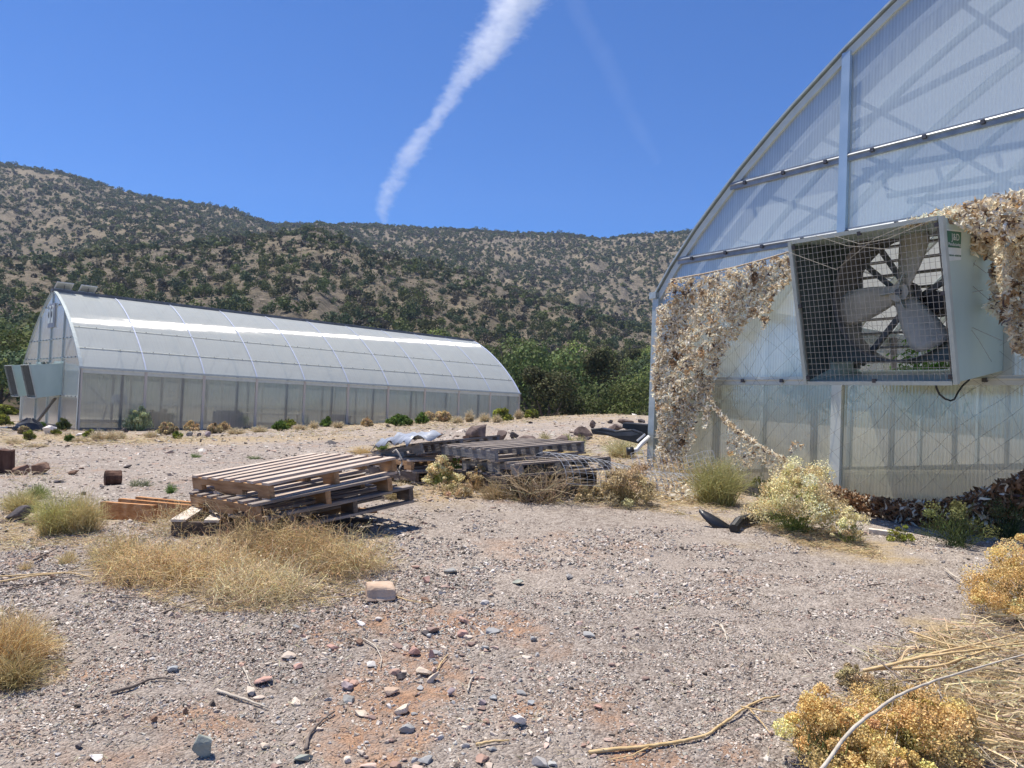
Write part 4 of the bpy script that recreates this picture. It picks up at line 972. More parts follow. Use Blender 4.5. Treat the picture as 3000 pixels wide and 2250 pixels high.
rock(1178,2092,56,44,'cream','pointed cream stone just below the tan-brown one on the red soil')
rock(1319,2042,38,36,'mauve','pale mauve rounded stone at the right end of the stone cluster')
rock(1447,2054,36,24,'blue','pale blue-grey flat stone beside a pinkish one')
rock(1413,2066,32,32,'mauve','pinkish stone touching the pale blue-grey flat one')
rock(1551,2068,32,20,'blue','small blue-grey stone above the bright white wedge-shaped stone')
rock(1020,2062,62,32,'grey','long dark grey stone lying left of the red soil patch')
rock(1008,2026,48,40,'mauve','mauve stone just above the long dark grey stone')
rock(1050,2102,60,28,'cream','low cream stone below the long dark grey stone')
rock(1357,1868,44,40,'pink','reddish lumpy stone in the middle of the gravel')
rock(1246,1710,34,28,'pink','small red stone right of the big tan brick-shaped stone')
rock(1321,1682,52,20,'grey','flat slate-grey stone farthest up beside the small red one')
rock(1520,1716,44,20,'green','flat olive-grey stone alone on the gravel track')
rock(1248,1768,38,20,'brown','thin brown stone on edge right of the big tan brick-shaped stone')
rock(1438,1750,26,16,'tan','small tan stone between the brown one and the gravel track')
rock(1172,1992,44,26,'dark','dark grey angular stone left of the two touching cream stones')
rock(1244,1864,36,20,'dark','dark thin stone above the pink pair')
rock(1047,1892,30,28,'brown','brown upright stone at the left edge of the red soil')
rock(1056,1836,38,18,'white','small white flat stone under the big tan brick-shaped stone')
rock(445,2120,30,30,'brown','dark red-brown stone standing on the left red soil patch')
rock(540,2096,26,32,'brown','small brown stone standing near the middle of the left soil patch')
rock(505,1968,44,22,'blue','smooth blue-grey pebble stone on the left gravel')
rock(770,2010,66,28,'pink','flat dusty pink slab lying in the left gravel')
rock(277,2232,54,24,'white','pale whitish stone at the bottom edge on the left')
rock(228,2194,30,22,'dark','small dark stone near the bottom left corner')
rock(884,2240,62,40,'green','grey-green stone cut by the bottom edge of the picture')
rock(770,2196,36,30,'cream','cream chip of stone right of the large grey-green stone')
rock(971,1910,46,24,'pink','pinkish-brown flat stone between the gravel and the red soil')
rock(865,1962,38,22,'pink','pale pink-brown flat stone left of the mauve one')
rock(1625,2105,0+1,1,'tan','x') if False else None
rock(1749,2080,34,20,'pink','pale pink pebble stone on the gravel track near the long branch')
rock(202,1585,1,1,'tan','x') if False else None
# basalt behind the pallets
for q in ((1405,1292,84,52,'basalt','large dark basalt boulder behind the leaning pallet'), (1465,1300,48,34,'basalt','rough basalt rock right of the largest basalt boulder'), (1508,1292,34,26,'dark','small dark rock between basalt rocks'), (1528,1308,78,34,'basalt','low wide basalt rock behind the rear pallet stack'), (1490,1318,50,22,'basalt','low basalt rock just behind the top dark pallet'), (1645,1310,62,44,'basalt','rounded basalt rock in the dry grass behind the wire mesh'), (1708,1292,56,46,'basalt','squarish brown basalt rock left of the black plastic part'), (1738,1262,30,26,'basalt','small basalt rock behind the squarish one'), (1722,1300,26,16,'dark','small dark rock at the foot of the squarish one'), (1802,1276,66,30,'basalt','flat-topped reddish basalt rock behind the black plastic part'), (1846,1272,34,26,'basalt','basalt rock beside the flat-topped reddish one'), (1790,1248,24,18,'dark','dark rock on the far rim of the rock pile'), (1832,1250,60,18,'basalt','long low dark rock on the far rim of the rock pile'), (1880,1246,30,14,'dark','farthest right dark rock on the rim of the rock pile'), (1365,1296,24,16,'brown','little brown rock left of the largest basalt boulder'), (1288,1290,26,14,'brown','little brown rock behind the grey plastic sheet'), (1553,1248,16,8,'dark','tiny dark rock alone on the drive')):
    rock(q[0], q[1]-7, q[2]*1.1, q[3]*1.25, q[4], q[5])
for q in ((108,1392,76,56,'brown','round brown boulder left of the log, among dry stalks'), (50,1392,60,44,'brown','brown rock right beside the dark stump at the left edge'), (210,1392,44,22,'brown','small brown rock between the round boulder and the log'), (165,1415,36,20,'dark','dark small rock in front of the round boulder'), (370,1372,26,10,'dark','flat dark stone on the drive behind the log'), (498,1395,22,10,'dark','small dark stone on the drive right of the log'), (152,1698,24,20,'brown','small dark brown rock among stalks at the left'), (98,1492,46,40,'dark','dark clod at the edge of the dug earth mound'), (40,1530,90,50,'dark','large dark clod in the dug earth mound at the left'), (85,1540,50,34,'brown','brown clod low in the dug earth mound')): rock(*q)
rock(142,1272,58,44,'white','big white boulder in front of the far greenhouse corner',flat=.6)
rock(104,1262,34,18,'white','small white rock left of the big white boulder')
rock(555,1278,28,24,'grey','grey rock, left one of the pile by the far greenhouse wall')
rock(580,1280,22,22,'dark','dark rock, middle one of the pile by the far greenhouse wall')
rock(605,1280,28,20,'mauve','mauve rock, right one of the pile by the far greenhouse wall')
rock(365,1268,26,18,'dark','dark triangular rock by the far greenhouse wall')
rock(285,1262,36,10,'tan','flat tan rock at the foot of the far greenhouse')
rock(405,1277,32,8,'tan','flat slab of pale rock lying right of the dark triangular one')
rock(724,1256,40,16,'dark','dark rocks lump between bushes by the far greenhouse')
rock(862,1256,30,14,'mauve','mauve-grey rock right of the green bush by the far greenhouse')
rock(770,1262,28,10,'dark','low dark rock by the middle of the far greenhouse')
rock(226,1278,26,14,'white','pale rock in front of the far greenhouse corner post')
rock(235,1292,24,8,'mauve','flat mauve rock at the edge of the drive')
# charred lump
rock(372,1722,38,34,'dark','charred black lump, left half of the burnt piece in the weeds')
rock(400,1712,70,34,'dark','charred black lump, right half of the burnt piece in the weeds')

# stump, log
M_STUMP = mat2('dark_stump', (.035, .02, .015), (.10, .055, .04), 14, .9, 0, .8, (1, 1, .2), .2, (.17, .10, .07)); M_CUT = mat2('cut_wood', (.20, .12, .07), (.36, .25, .16), 20, .9, 0, .4)
p = G(np.array([6.]), np.array([1388.]))[0]; d = p[1]; rr = 26*d/2250; hh = 70*d/2250
mb = MB(); n = 14; vs = []
for k in range(5):
    for i in range(n): a = 2*math.pi*i/n; q = rr*(1.15-.1*k/4)*(1+.12*math.sin(3*a+1)+.06*math.sin(7*a)); vs.append((q*math.cos(a), q*math.sin(a), hh*k/4+(.02*math.sin(4*a) if k == 4 else 0)-(.05 if k == 0 else 0)))
mb.add(vs, [(k*n+i, k*n+(i+1) % n, (k+1)*n+(i+1) % n, (k+1)*n+i) for k in range(4) for i in range(n)]+[tuple(range(4*n, 5*n))])
st = mb.build('tree_stump', M_STUMP, None, p, bevel=.01); tag(st, 'dark upright tree stump cut off by the left edge of the picture', 'stump')
p = G(np.array([330.]), np.array([1420.]))[0]; d = p[1]; rr = 22*d/2250
lg = empty('log', p+np.array([0, 0, rr*.9]), 0, 'short dark round log lying on the gravel left of the near pallet stack', 'log')
dr = V3(.80, .55, .02); dr /= np.linalg.norm(dr); L2 = rr*1.0; up_ = V3(0, 0, 1); sdv = np.cross(dr, up_); vs = []; n = 16
prs = [(-1, .93), (-.9, 1.), (-.3, 1.04), (.4, 1.), (.9, .97), (1, .88)]
for u, q in prs:
    for i in range(n): a = 2*math.pi*i/n; w_ = rr*q*(1+.06*math.sin(3*a+2*u)+.03*math.sin(5*a)); vs.append(dr*u*L2+sdv*w_*math.cos(a)+up_*w_*math.sin(a))
mb = MB(); mb.add(vs, [(k*n+i, k*n+(i+1) % n, (k+1)*n+(i+1) % n, (k+1)*n+i) for k in range(len(prs)-1) for i in range(n)]); mb.build('bark', M_STUMP, lg)
for u, s in ((-1.0, -1), (1.0, 1)):
    mb = MB(); vs = [dr*u*L2*.96+sdv*rr*.9*math.cos(2*math.pi*i/n)+up_*rr*.9*math.sin(2*math.pi*i/n) for i in range(n)]; mb.add(vs+[dr*u*L2*.85], [(i, (i+1) % n, n) for i in range(n)]); mb.build('cut_end', M_CUT if s > 0 else M_STUMP, lg)

# ------------------------------------------------------------------ black plastic pieces
M_BPL = mat2('black_plastic', (.012, .013, .015), (.035, .037, .042), 6, .38); M_WPL = mat2('white_pipe', (.62, .63, .64), (.75, .76, .77), 6, .4)
def plate(pts, depth, th, lean=(0, 0), bev=.012):
    """solid slab from an outline standing about facing the drive"""
    P_ = [at(x, y, depth+lean[0]*(x-pts[0][0])/100+lean[1]*(y-pts[0][1])/100) for x, y in pts]; mb = MB(); mb.prism(P_, V3(.25, 1, .0)*th); return mb
bpz = empty('plastic_chassis', (0, 0, 0), 0, 'broken black plastic frame with white pipe beside the left foot of the netting', 'plastic scrap')
plate([(1730,1256),(1760,1253),(1800,1262),(1850,1258),(1880,1268),(1893,1288),(1888,1305),(1870,1300),(1850,1295),(1820,1288),(1780,1276),(1735,1272)], 9.6, .30).build('front_arm', M_BPL, bpz, bevel=.01)
plate([(1740,1261),(1795,1268),(1850,1264),(1872,1272),(1850,1277),(1800,1277)], 9.585, .012).build('recess', mat2('plastic_sheen', (.05, .06, .07), (.11, .12, .14), 5, .3), bpz)
plate([(1825,1238),(1855,1240),(1925,1246),(1930,1300),(1905,1305),(1880,1290),(1850,1262),(1822,1254)], 9.95, .4).build('rear_hood', M_BPL, bpz, bevel=.01)
mb = MB(); mb.tube([at(1852,1322,9.4), at(1866,1318,9.4), at(1880,1300,9.45), at(1902,1280,9.5)], .028, 10); mb.build('pipe', M_WPL, bpz, smooth=True)
mb = MB(); mb.tube([at(1836,1322,9.4), at(1856,1320,9.4)], .048, 14); mb.build('pipe_cap', M_BPL, bpz, smooth=True)
mb = MB(); mb.beam(at(1866,1292,9.5), at(1890,1272,9.5), .02, .02); mb.build('clip', M_WPL, bpz)
# black flap and hose by the wall
fl = G(np.array([2095.]), np.array([1548.]))[0]; dd = fl[1]
mb = MB(); A_, B_ = [], []
for i in range(9):
    u = i/8; x_, y_ = 2048+108*u, 1496+62*u**1.25; q = at(x_, y_, dd+.10-.1*u); wv = .02+.10*math.sin(math.pi*min(1, u*1.05))**.8; A_.append(q+V3(.0, 0, .012)); B_.append(q+V3(-.06, -.12, -.22)*wv*5*.55+V3(.0, 0, 0))
mb.loft(A_, B_); o = mb.build('rubber_flap', M_BPL, smooth=True); sm = o.modifiers.new('t', 'SOLIDIFY'); sm.thickness = .012; tag(o, 'curved black plastic flap standing on the gravel edge in front of the gable', 'plastic flap')
hp = [G(np.array([x*1.]), np.array([y*1.]))[0]+V3(0, 0, z) for x, y, z in ((2148,1560,.03),(2165,1545,.05),(2200,1535,.05),(2240,1528,.045),(2290,1524,.045),(2360,1520,.045))]
hz = empty('corrugated_hose', (0, 0, 0), 0, 'black corrugated hose with a pale end behind the black flap', 'hose')
mb = MB(); K = 60; Pp = [np.array([np.interp(i/K*5, range(6), [q[a] for q in hp]) for a in range(3)]) for i in range(K)]; mb.tube(Pp, [.034+.006*(i % 2) for i in range(K)], 10); mb.build('hose_wall', M_BLACK, hz)
mb = MB(); mb.tube([Pp[-8]+V3(0, 0, .001), Pp[-1]+V3(.03, 0, 0)], .044, 12); mb.build('pale_sleeve', M_WPL, hz, smooth=True)
M_YEL = mat2('yellow_paint', (.55, .40, .04), (.70, .52, .08), 8, .5)
a, b = G(np.array([2405., 2470.]), np.array([1522., 1512.])); mb = MB(); mb.tube([a+V3(0, 0, .04), b+V3(0, 0, .05)], .022, 8); tag(mb.build('pole', M_YEL, smooth=True), 'short yellow pole half hidden behind the cream bush at the gable', 'pole')
a, b = G(np.array([2545., 2675.]), np.array([1562., 1578.])); mb = MB(); mb.beam(a+V3(0, 0, .02), b+V3(0, 0, .02), .09, .035); tag(mb.build('board', W_PALE), 'pale board lying in the shade under the exhaust fan', 'board')
# black tub with rubbish at the far left
p = G(np.array([85.]), np.array([1262.]))[0]; d = p[1]; s_ = d/2250
tb = empty('black_tub', p, .3, 'tipped black tub with white and dark rubbish left of the far greenhouse', 'tub')
mb = MB(); n = 18; rings = [(.0, 40, 24), (.06, 44, 26), (.5, 30, 20), (.8, 8, 6)]
vs = [(a_*s_*math.cos(2*math.pi*i/n), b_*s_*math.sin(2*math.pi*i/n)*.8, 42*s_*h_*(1+.15*math.sin(i))) for h_, a_, b_ in rings for i in range(n)]
mb.add(vs, [(k*n+i, k*n+(i+1) % n, (k+1)*n+(i+1) % n, (k+1)*n+i) for k in range(3) for i in range(n)]+[tuple(range(3*n, 4*n))]); mb.build('shell', M_BPL, tb)
for k, (x_, y_, a_, m_) in enumerate(((-40, -26, .4, M_WPL), (-22, -20, -.3, M_BPL), (-56, -34, .9, M_ALU2), (-30, -40, .2, M_BPL), (-8, -30, -.8, M_WPL))):
    mb = MB(); c_ = V3(x_*s_, y_*s_, 6*s_); mb.beam(c_-V3(math.cos(a_), math.sin(a_), -.3)*13*s_, c_+V3(math.cos(a_), math.sin(a_), .1)*13*s_, 10*s_, 3*s_, (.2, .3, 1)); mb.build('scrap', m_, tb)

# ------------------------------------------------------------------ things inside / against the far greenhouse
def fbox(nm, lo, hi, mat, label, cat):
    mb = MB(); mb.box(lo, hi); e_ = (hi[0]-lo[0])*.12
    mb.box((lo[0]+e_, lo[1]-.0+.01, hi[2]+.002), (hi[0]-e_, hi[1]-.01, hi[2]+.05)); o = mb.build(nm, mat, bevel=.015); o.matrix_world = TF @ Matrix.Identity(4); tag(o, label, cat); return o
M_BLUTUB = mat2('blue_tub', (.07, .10, .15), (.10, .14, .20), 5, .6)
fbox('storage_box', (1.25, .25, 1.09), (1.75, .55, 1.36), M_WPL, 'white box on the rail inside the first bay of the far greenhouse', 'box')
fbox('storage_tub', (5.4, .35, .0), (6.5, .9, .85), M_BLUTUB, 'dark blue tub inside the third bay of the far greenhouse', 'tub')
fbox('storage_tub', (10.9, .35, .0), (11.9, .9, .8), M_BLUTUB, 'dark blue tub farther along inside the far greenhouse', 'tub')
for (x0, z0, x1, z1, lb) in ((.15, 1.95, .95, 1.1, 'pale diagonal prop above the rail inside the first bay'), (1.05, 1.0, .85, 0, 'pale leg under the rail inside the first bay')):
    mb = MB(); mb.beam((x0, .3, z0), (x1, .3, z1), .05, .05); o = mb.build('prop', M_WOOD_P); o.matrix_world = TF; tag(o, lb, 'prop')
mb = MB(); mb.beam((-.55, 3.7, .05), (-.08, 2.9, 1.15), .12, .05); o = mb.build('plank', M_DARK); o.matrix_world = TF; tag(o, 'dark plank leaning against the far gable below the fan boxes', 'plank')
mb = MB(); mb.beam((-.06, 3.1, .05), (-.06, 3.1, 1.15), .05, .05); o = mb.build('pipe', M_DARK); o.matrix_world = TF; tag(o, 'thin dark upright pipe beside the leaning plank', 'pipe')
# benches with plants inside the far greenhouse
for x0 in (7.2, 13, 18):
    mb = MB(); mb.box((x0, 2.2, .72), (x0+3.6, 3.4, .78)); 
    for xx in (x0+.1, x0+3.5):
        for yy in (2.3, 3.3): mb.box((xx-.03, yy-.03, 0), (xx+.03, yy+.03, .72))
    o = mb.build('bench', M_WOOD_P); o.matrix_world = TF; tag(o, {7.2: 'plant bench seen faintly in the middle bays of the far greenhouse', 13: 'plant bench seen faintly in the bays right of the middle of the far greenhouse', 18: 'plant bench seen faintly in the last bays of the far greenhouse'}[x0], 'bench')
# leafy plants inside the near greenhouse
def indoor(y, x_, z0, R0, Hh, label, n=900, ls=.07, col=(.10, .22, .04)):
    P = arcs(60, .06, R0*.9, Hh*.95, 4, .2, .03); a_ = ribbons(P, .012, cvar((.15, .2, .06), 60), .5)
    i = rng.integers(0, 60, n); k = rng.integers(1, 4, n); C = P[i, k]+rng.normal(size=(n, 3))*R0*.16; dv = rv(n)*.9+np.array([0, 0, .1]); LP = np.stack([C, C+dv*ls*.7, C+dv*ls*1.2-np.array([0, 0, .02])], 1)
    b_ = ribbons(LP, ls*.42, cvar(col, n, .25), .15); V, Fq, Cc = join([a_, b_])
    o = mesh_np('indoor_plant', V, Fq, M_LEAF, Cc, None, Vector(TN @ Vector((x_, y, z0)))); tag(o, label, 'plant'); return o
_a = wl(2735, 1010, -1.1); _b = wl(2700, 1060, -1.9)
indoor(_a[1], 1.1, _a[2]-.75, .42, .95, 'leafy green plant seen through the louvres of the big exhaust fan')
indoor(_b[1], 1.9, _b[2]-.6, .42, .9, 'second leafy plant behind the lower fan louvres, a little farther back')
indoor(4.0, .35, .35, .4, 1.0, 'green plant showing as a blur through the sheet right under the fan')
indoor(6.9, .7, 1.0, .55, .8, 'added green plants in place of a reflection on the sheet between the netting and the fan', 900, .09, (.14, .22, .10))  # added plants, stand in for a green reflection on the sheet
#PART5
# ------------------------------------------------------------------ shrubs and grass
# near and middle distance
bush(2330,1560,265,235,'tall cream-topped rabbitbrush in front of the gable post','cream',dens=1.4)
bush(2488,1592,120,120,'small cream and green bush right of the tall cream-topped one','cream',dens=.9)
bush(1830,1478,190,140,'round golden-cream bush at the left foot of the netting','oldcream',dens=1.2)
bush(1725,1470,80,66,'small dry cream bush left of the round golden-cream one','oldcream',dens=.8)
tuft(2100,1478,220,150,'olive-green bush under the low edge of the netting',(.40,.36,.14),(.36,.35,.15),'bush',n=1000,name='shrub',curl=.10,zpow=.3)
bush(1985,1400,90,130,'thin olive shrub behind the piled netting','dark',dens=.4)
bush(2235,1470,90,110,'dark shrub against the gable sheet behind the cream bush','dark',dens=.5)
bush(2420,1510,130,110,'faded bush between the tall cream bush and the gable','oldcream',dens=.6)
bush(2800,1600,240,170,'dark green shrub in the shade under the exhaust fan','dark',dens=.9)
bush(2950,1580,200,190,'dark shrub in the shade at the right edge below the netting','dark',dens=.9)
bush(2640,1585,90,60,'low scraggy plant in the shade left of the dark green shrub','yg',dens=.4)
bush(3010,1815,310,250,'golden bush with green shoots cut off by the right edge','gold',dens=1.6)
bush(2440,2250,320,240,'golden bush in the bottom right, left half of the pair under the white branch','gold',dens=1.5)
bush(2670,2190,380,215,'golden bush in the bottom right, right half of the pair under the white branch','gold',dens=1.5)
bush(2560,2300,330,150,'low golden clump at the very bottom right under the white branch','gold',dens=1.3)
bush(2500,2010,120,70,'thin pale golden sprig behind the bottom right golden bushes','oldcream',dens=.5)
tuft(165,1565,200,135,'yellow-green clump left of the orange-brown boards',(.58,.46,.21),(.42,.44,.16),'bush',n=800,name='shrub',curl=.05,zpow=.35)
tuft(240,1560,150,125,'dry tan and green clump touching the orange-brown boards',(.62,.50,.25),(.56,.48,.22),'bush',n=900,name='shrub',curl=.07,zpow=.35)
tuft(60,1500,150,75,'dry yellow-green clump on the dug earth mound',(.60,.49,.26),(.50,.46,.20),'bush',n=700,name='shrub',curl=.06)
tuft(110,1462,90,50,'small green-tipped clump behind the dug earth mound',(.40,.36,.16),(.22,.30,.08),'bush',n=400,name='shrub',curl=.05)
bush(1295,1430,110,105,'cream-topped bush between the two pallet stacks','cream',dens=1.1)
bush(1340,1412,80,100,'bright green bush leaning on the rear pallet stack','vgreen',dens=.9)
bush(1395,1440,80,85,'brown faded bush in front of the rear pallet stack','tan',dens=.8)
bush(1335,1452,110,40,'low cream clump at the gravel edge between the stacks','oldcream',dens=.7)
tuft(20,1960,330,190,'tall golden dry grass at the left edge of the gravel',(.60,.40,.17),(.66,.52,.28),n=1100,curl=.04)
tuft(40,2010,200,120,'shorter green-gold grass at the foot of the left edge clump',(.42,.33,.14),(.5,.4,.2),n=500)
tuft(190,1650,90,34,'small tan grass tuft above the stalks on the left',n=120)
tuft(75,1668,60,30,'small dry tuft near the left edge above the fallen stalks',n=90)
tuft(205,1640,50,40,'upright little dry tuft left of the dry weeds',n=90)
tuft(270,1625,60,30,'sparse pale tuft just left of the dry weeds',n=90)
tuft(500,1445,46,34,'bright green tuft on the gravel left of the near pallet stack',(.12,.22,.05),(.2,.3,.08),n=160)
tuft(425,1425,70,26,'sparse grey-green tuft behind the bright green one',(.25,.27,.16),n=90)
tuft(395,1425,50,28,'sparse dull green tuft right of the log',(.22,.25,.13),n=70)
tuft(572,1340,50,14,'small green tuft on the far drive',(.18,.25,.09),n=90)
tuft(745,1345,60,14,'thin dull green tuft on the drive behind the near pallet',(.24,.28,.14),n=80)
tuft(1120,1318,60,34,'green tuft behind the near pallet stack beside the grey plastic',(.16,.25,.06),(.25,.32,.1),n=160)
tuft(1070,1330,120,24,'dry yellow grass behind the near pallet stack',(.6,.45,.22),n=200)
tuft(1160,1460,170,60,'dry straw grass right of the near pallet stack',(.5,.4,.22),n=400)
tuft(1640,1345,260,50,'dry yellow grass behind the wire mesh',(.58,.47,.25),(.6,.52,.3),n=600)
tuft(1820,1340,160,70,'dry yellow grass beside the black plastic frame',(.58,.47,.25),(.5,.5,.28),n=400)
tuft(1660,1300,60,36,'yellow-green tuft between the basalt rocks',(.32,.34,.12),n=120)
tuft(1700,1320,46,50,'green-yellow tuft in front of the squarish basalt rock',(.34,.36,.14),n=120)
tuft(1595,1292,50,34,'pale tuft left of the rounded basalt rock',(.5,.45,.25),n=120)
# stalky weeds before the rear stack
tuft(1570,1465,330,120,'tangle of bare pale stalks in front of the rear pallet stack',(.34,.26,.16),(.50,.40,.26),'dry weed',n=260,name='dry_stalks',curl=.12,zpow=.3,wmul=1.6)
tuft(1450,1460,150,60,'dry brush at the left foot of the rear pallet stack',(.42,.32,.18),n=320,name='dry_stalks',curl=.08,cat='dry weed')
tuft(1690,1440,150,80,'thin dry weed stalks right of the rear pallet stack',(.5,.42,.26),n=300,name='dry_stalks',curl=.08,cat='dry weed')
for q in ((450,1690,330,70,'dry tangled weed at the left end of the weed bank by the near pallets',(.66,.50,.27)),(620,1705,330,95,'dry tangled weed in the front middle of the weed bank',(.68,.53,.30)),(760,1625,300,85,'brownish tangled weed right under the near pallet stack',(.50,.38,.21)),(890,1655,330,110,'dense brown tangled weed at the right of the weed bank',(.54,.40,.21)),(1020,1675,240,90,'dry tangled weed at the right end of the weed bank',(.64,.51,.29)),(760,1745,330,75,'pale tangled weed lowest down in the weed bank',(.70,.58,.36)),(350,1650,150,60,'small sparse tangled weed left of the weed bank',(.58,.46,.24))):
    tumble(q[0],q[1],q[2],q[3],q[4],q[5],n=int(q[2]*4.6),seed=int(q[0]))
tumble(2020,1440,330,90,'dry pale tangle mixed into the fallen netting on the ground',(.56,.43,.24),700)
tumble(520,1560,240,60,'sparse dry tangle in front of the orange-brown boards',(.58,.46,.26),500)
tuft(740,1560,420,140,'upright seed stalks sticking up before the near pallet stack',(.40,.30,.17),(.52,.42,.27),'dry weed',n=150,name='dry_stalks',curl=.07,zpow=.25,wmul=1.5)
# the row along the far greenhouse
FARB = [(1470,1232,60,40,'yg','big round yellow-green bush at the end of the far greenhouse'),(1560,1226,42,34,'yg','round bush just right of the far greenhouse end post'),(1677,1215,44,32,'yg','yellow-green round bush beyond the drive, left of the domed one'),(1768,1210,54,36,'yg','domed bright bush with a cream top near the netting on the skyline of the drive'),(1812,1197,30,36,'blue','pale blue-grey bush behind the domed bright one'),(1862,1202,44,24,'yg','low yellow-green bush nearest the left edge of the netting'),(1892,1196,30,20,'green','small green bush touching the netting edge in the distance'),
(1172,1248,74,38,'vgreen','widest bright green bush along the far greenhouse wall'),(1235,1242,46,36,'vgreen','bright green bush right of the widest green one'),(1253,1234,44,30,'oldcream','cream bush behind the second bright green bush'),(1298,1236,50,34,'tan','dry cream bush right of the bright green pair'),(957,1250,38,28,'vgreen','small bright green bush by the fifth bay of the far greenhouse'),(1075,1250,34,28,'tan','tan tuft bush between the small green bush and the widest green one'),(1090,1232,32,26,'yg','olive bush behind the tan tuft by the greenhouse'),(1122,1240,44,34,'oldcream','cream bush touching the left of the widest green bush'),(820,1262,46,36,'vgreen','bright green bush beside the mauve-grey rock'),(845,1256,44,34,'yg','yellow-green bush right behind the rock-side green bush'),(490,1274,52,42,'oldcream','cream bush under the blue tub of the far greenhouse'),(518,1286,32,22,'green','small green plant left of the grey rock pile'),(628,1270,40,36,'oldcream','cream bush just right of the rock pile'),(655,1266,40,34,'tan','tan bush second right of the rock pile'),(405,1262,90,80,'greenwisp','wispy green bush tall against the second bay'),(465,1255,90,64,'tanwisp','wispy grey-tan bush right of the tall green wispy one'),(700,1250,56,56,'greenwisp','wispy green bush against the fourth bay wall'),(85,1290,38,32,'yg','round yellow-green bush in front of the black tub'),(68,1272,32,28,'oldcream','cream-topped bush between the black tub and the round yellow-green one'),(120,1258,32,22,'vgreen','small green bush left of the dark shrub at the far gable'),(186,1262,40,44,'dark','dark green shrub at the corner of the far gable'),(165,1275,28,20,'yg','olive bush behind the big white boulder'),(203,1294,34,22,'vgreen','bright green tuft bush at the drive edge near the corner post'),(262,1282,30,26,'yg','green-tan bush at the left end of the tall grass by the wall'),(8,1246,44,36,'yg','yellow-green bush at the left edge behind the tub'),(15,1215,60,30,'yg','pale green bush at the left edge, farther back'),(300,1225,40,20,'tanwisp','dry wisp against the first bay of the far greenhouse'),(560,1262,44,30,'tan','dry bush behind the rock pile')]
for b in FARB:
    if b[5].startswith('dry wisp'): continue
    bush(b[0],b[1],b[2],b[3],b[5],b[4],dens=1.3)
FT = [(285,1290,60,34,'tan dry grass clump right of the corner post'),(325,1290,60,34,'second tan grass clump along the wall'),(352,1286,50,26,'low tan grass left of the dark triangular rock'),(1520,1228,36,32,'tan grass tuft at the far corner of the greenhouse'),(1635,1217,40,24,'tan grass tuft alone beyond the drive'),(1725,1210,42,44,'tall pale feathery grass between two round bushes'),(1800,1212,34,20,'low tan grass right of the domed bush'),(1375,1236,40,38,'pale feathery grass by the last bays'),(1420,1236,50,30,'pale dry grass left of the big round bush'),(1455,1238,40,26,'tan grass touching the big round bush'),(1340,1240,50,24,'short dry grass by the last bays'),(1200,1246,40,22,'dry grass between the green bushes'),(920,1256,40,24,'tan grass left of the small bright green bush'),(990,1254,50,24,'tan grass right of the small bright green bush'),(880,1260,60,22,'dry grass right of the mauve-grey rock'),(760,1266,70,20,'dry grass by the middle of the far greenhouse'),(690,1272,80,22,'dry grass right of the tan bush'),(440,1282,60,22,'dry grass under the wispy bushes'),(110,1310,70,14,'dry grass strip at the drive edge on the left'),(40,1300,90,20,'dry grass left of the round yellow-green bush'),(240,1295,60,18,'dry grass at the drive edge by the corner')]
for b in FT: tuft(b[0],b[1],b[2],b[3],b[4],(.52,.42,.24),(.62,.53,.36),n=260)
for k,(x_,y_) in enumerate(((350,1262),(1290,1290))): pass
# dry litter of stalks over the bare zones
def litter(polys, n, ln, col, label, seed=0, hmax=.02):
    X, Y = [], []
    for pl, wgt in polys: a, b = sample_poly(pl, int(n*wgt)); X.append(a); Y.append(b)
    X = np.concatenate(X); Y = np.concatenate(Y); keep = vn(X/60., Y/22., 91)+rng.normal(size=len(X))*.18 > .42; X, Y = X[keep], Y[keep]
    p_ = G(X, Y); m_ = len(p_); th = rng.uniform(0, 6.28, m_); L_ = ln*rng.uniform(.3, 1.2, m_)*np.clip(p_[:, 1]/5., .6, 3); dv = np.stack([np.cos(th)*L_, np.sin(th)*L_, rng.uniform(0, .5, m_)*L_*.7], 1)
    p_[:, 2] += rng.uniform(0, hmax, m_); md = p_+dv*.5+rng.normal(size=(m_, 3))*L_[:, None]*.1; P = np.stack([p_, md, p_+dv], 1)
    q = ribbons(P, np.maximum(.003, p_[:, 1]/PIXF*.5), cvar(col, m_, .28), .5); o = mesh_np('dry_litter', *q[:2], M_DRY, q[2]); tag(o, label, 'dry grass', kind='stuff'); return o
litter([([(250,1570),(1150,1560),(1180,1700),(900,1800),(520,1800),(280,1700)],.30),([(1180,1400),(1760,1400),(2250,1480),(2300,1560),(1900,1500),(1250,1450)],.16),([(2200,1540),(2500,1560),(2600,1640),(2350,1600)],.08),([(2560,1900),(3000,1780),(3000,2250),(2350,2250),(2300,2150)],.26),([(0,1500),(260,1480),(330,1600),(0,1620)],.06),([(0,1780),(180,1850),(200,2000),(0,2050)],.06),([(1500,1290),(1900,1260),(1900,1400),(1600,1400)],.08)], 30000, .075, (.56,.45,.26), 'thin dry straw and grass litter over the soil around the weeds')
litter([([(0,1236),(1900,1186),(1900,1212),(1300,1262),(700,1290),(0,1320)],1.)], 12000, .05, (.50,.41,.24), 'dry grass fringe in front of the far greenhouse and along the drive', hmax=.06)
litter([([(0,1700),(1200,1650),(2300,1750),(2400,2250),(0,2250)],1.)], 1800, .09, (.50,.42,.30), 'scattered dry twigs and stems lying on the gravel')
litter([([(850,1700),(1350,1650),(1400,1780),(1000,1900),(700,1900)],.7),([(0,1950),(900,1900),(1200,2250),(0,2250)],.3)], 2600, .022, (.16,.15,.11), 'tiny dead sprigs standing in the gravel')

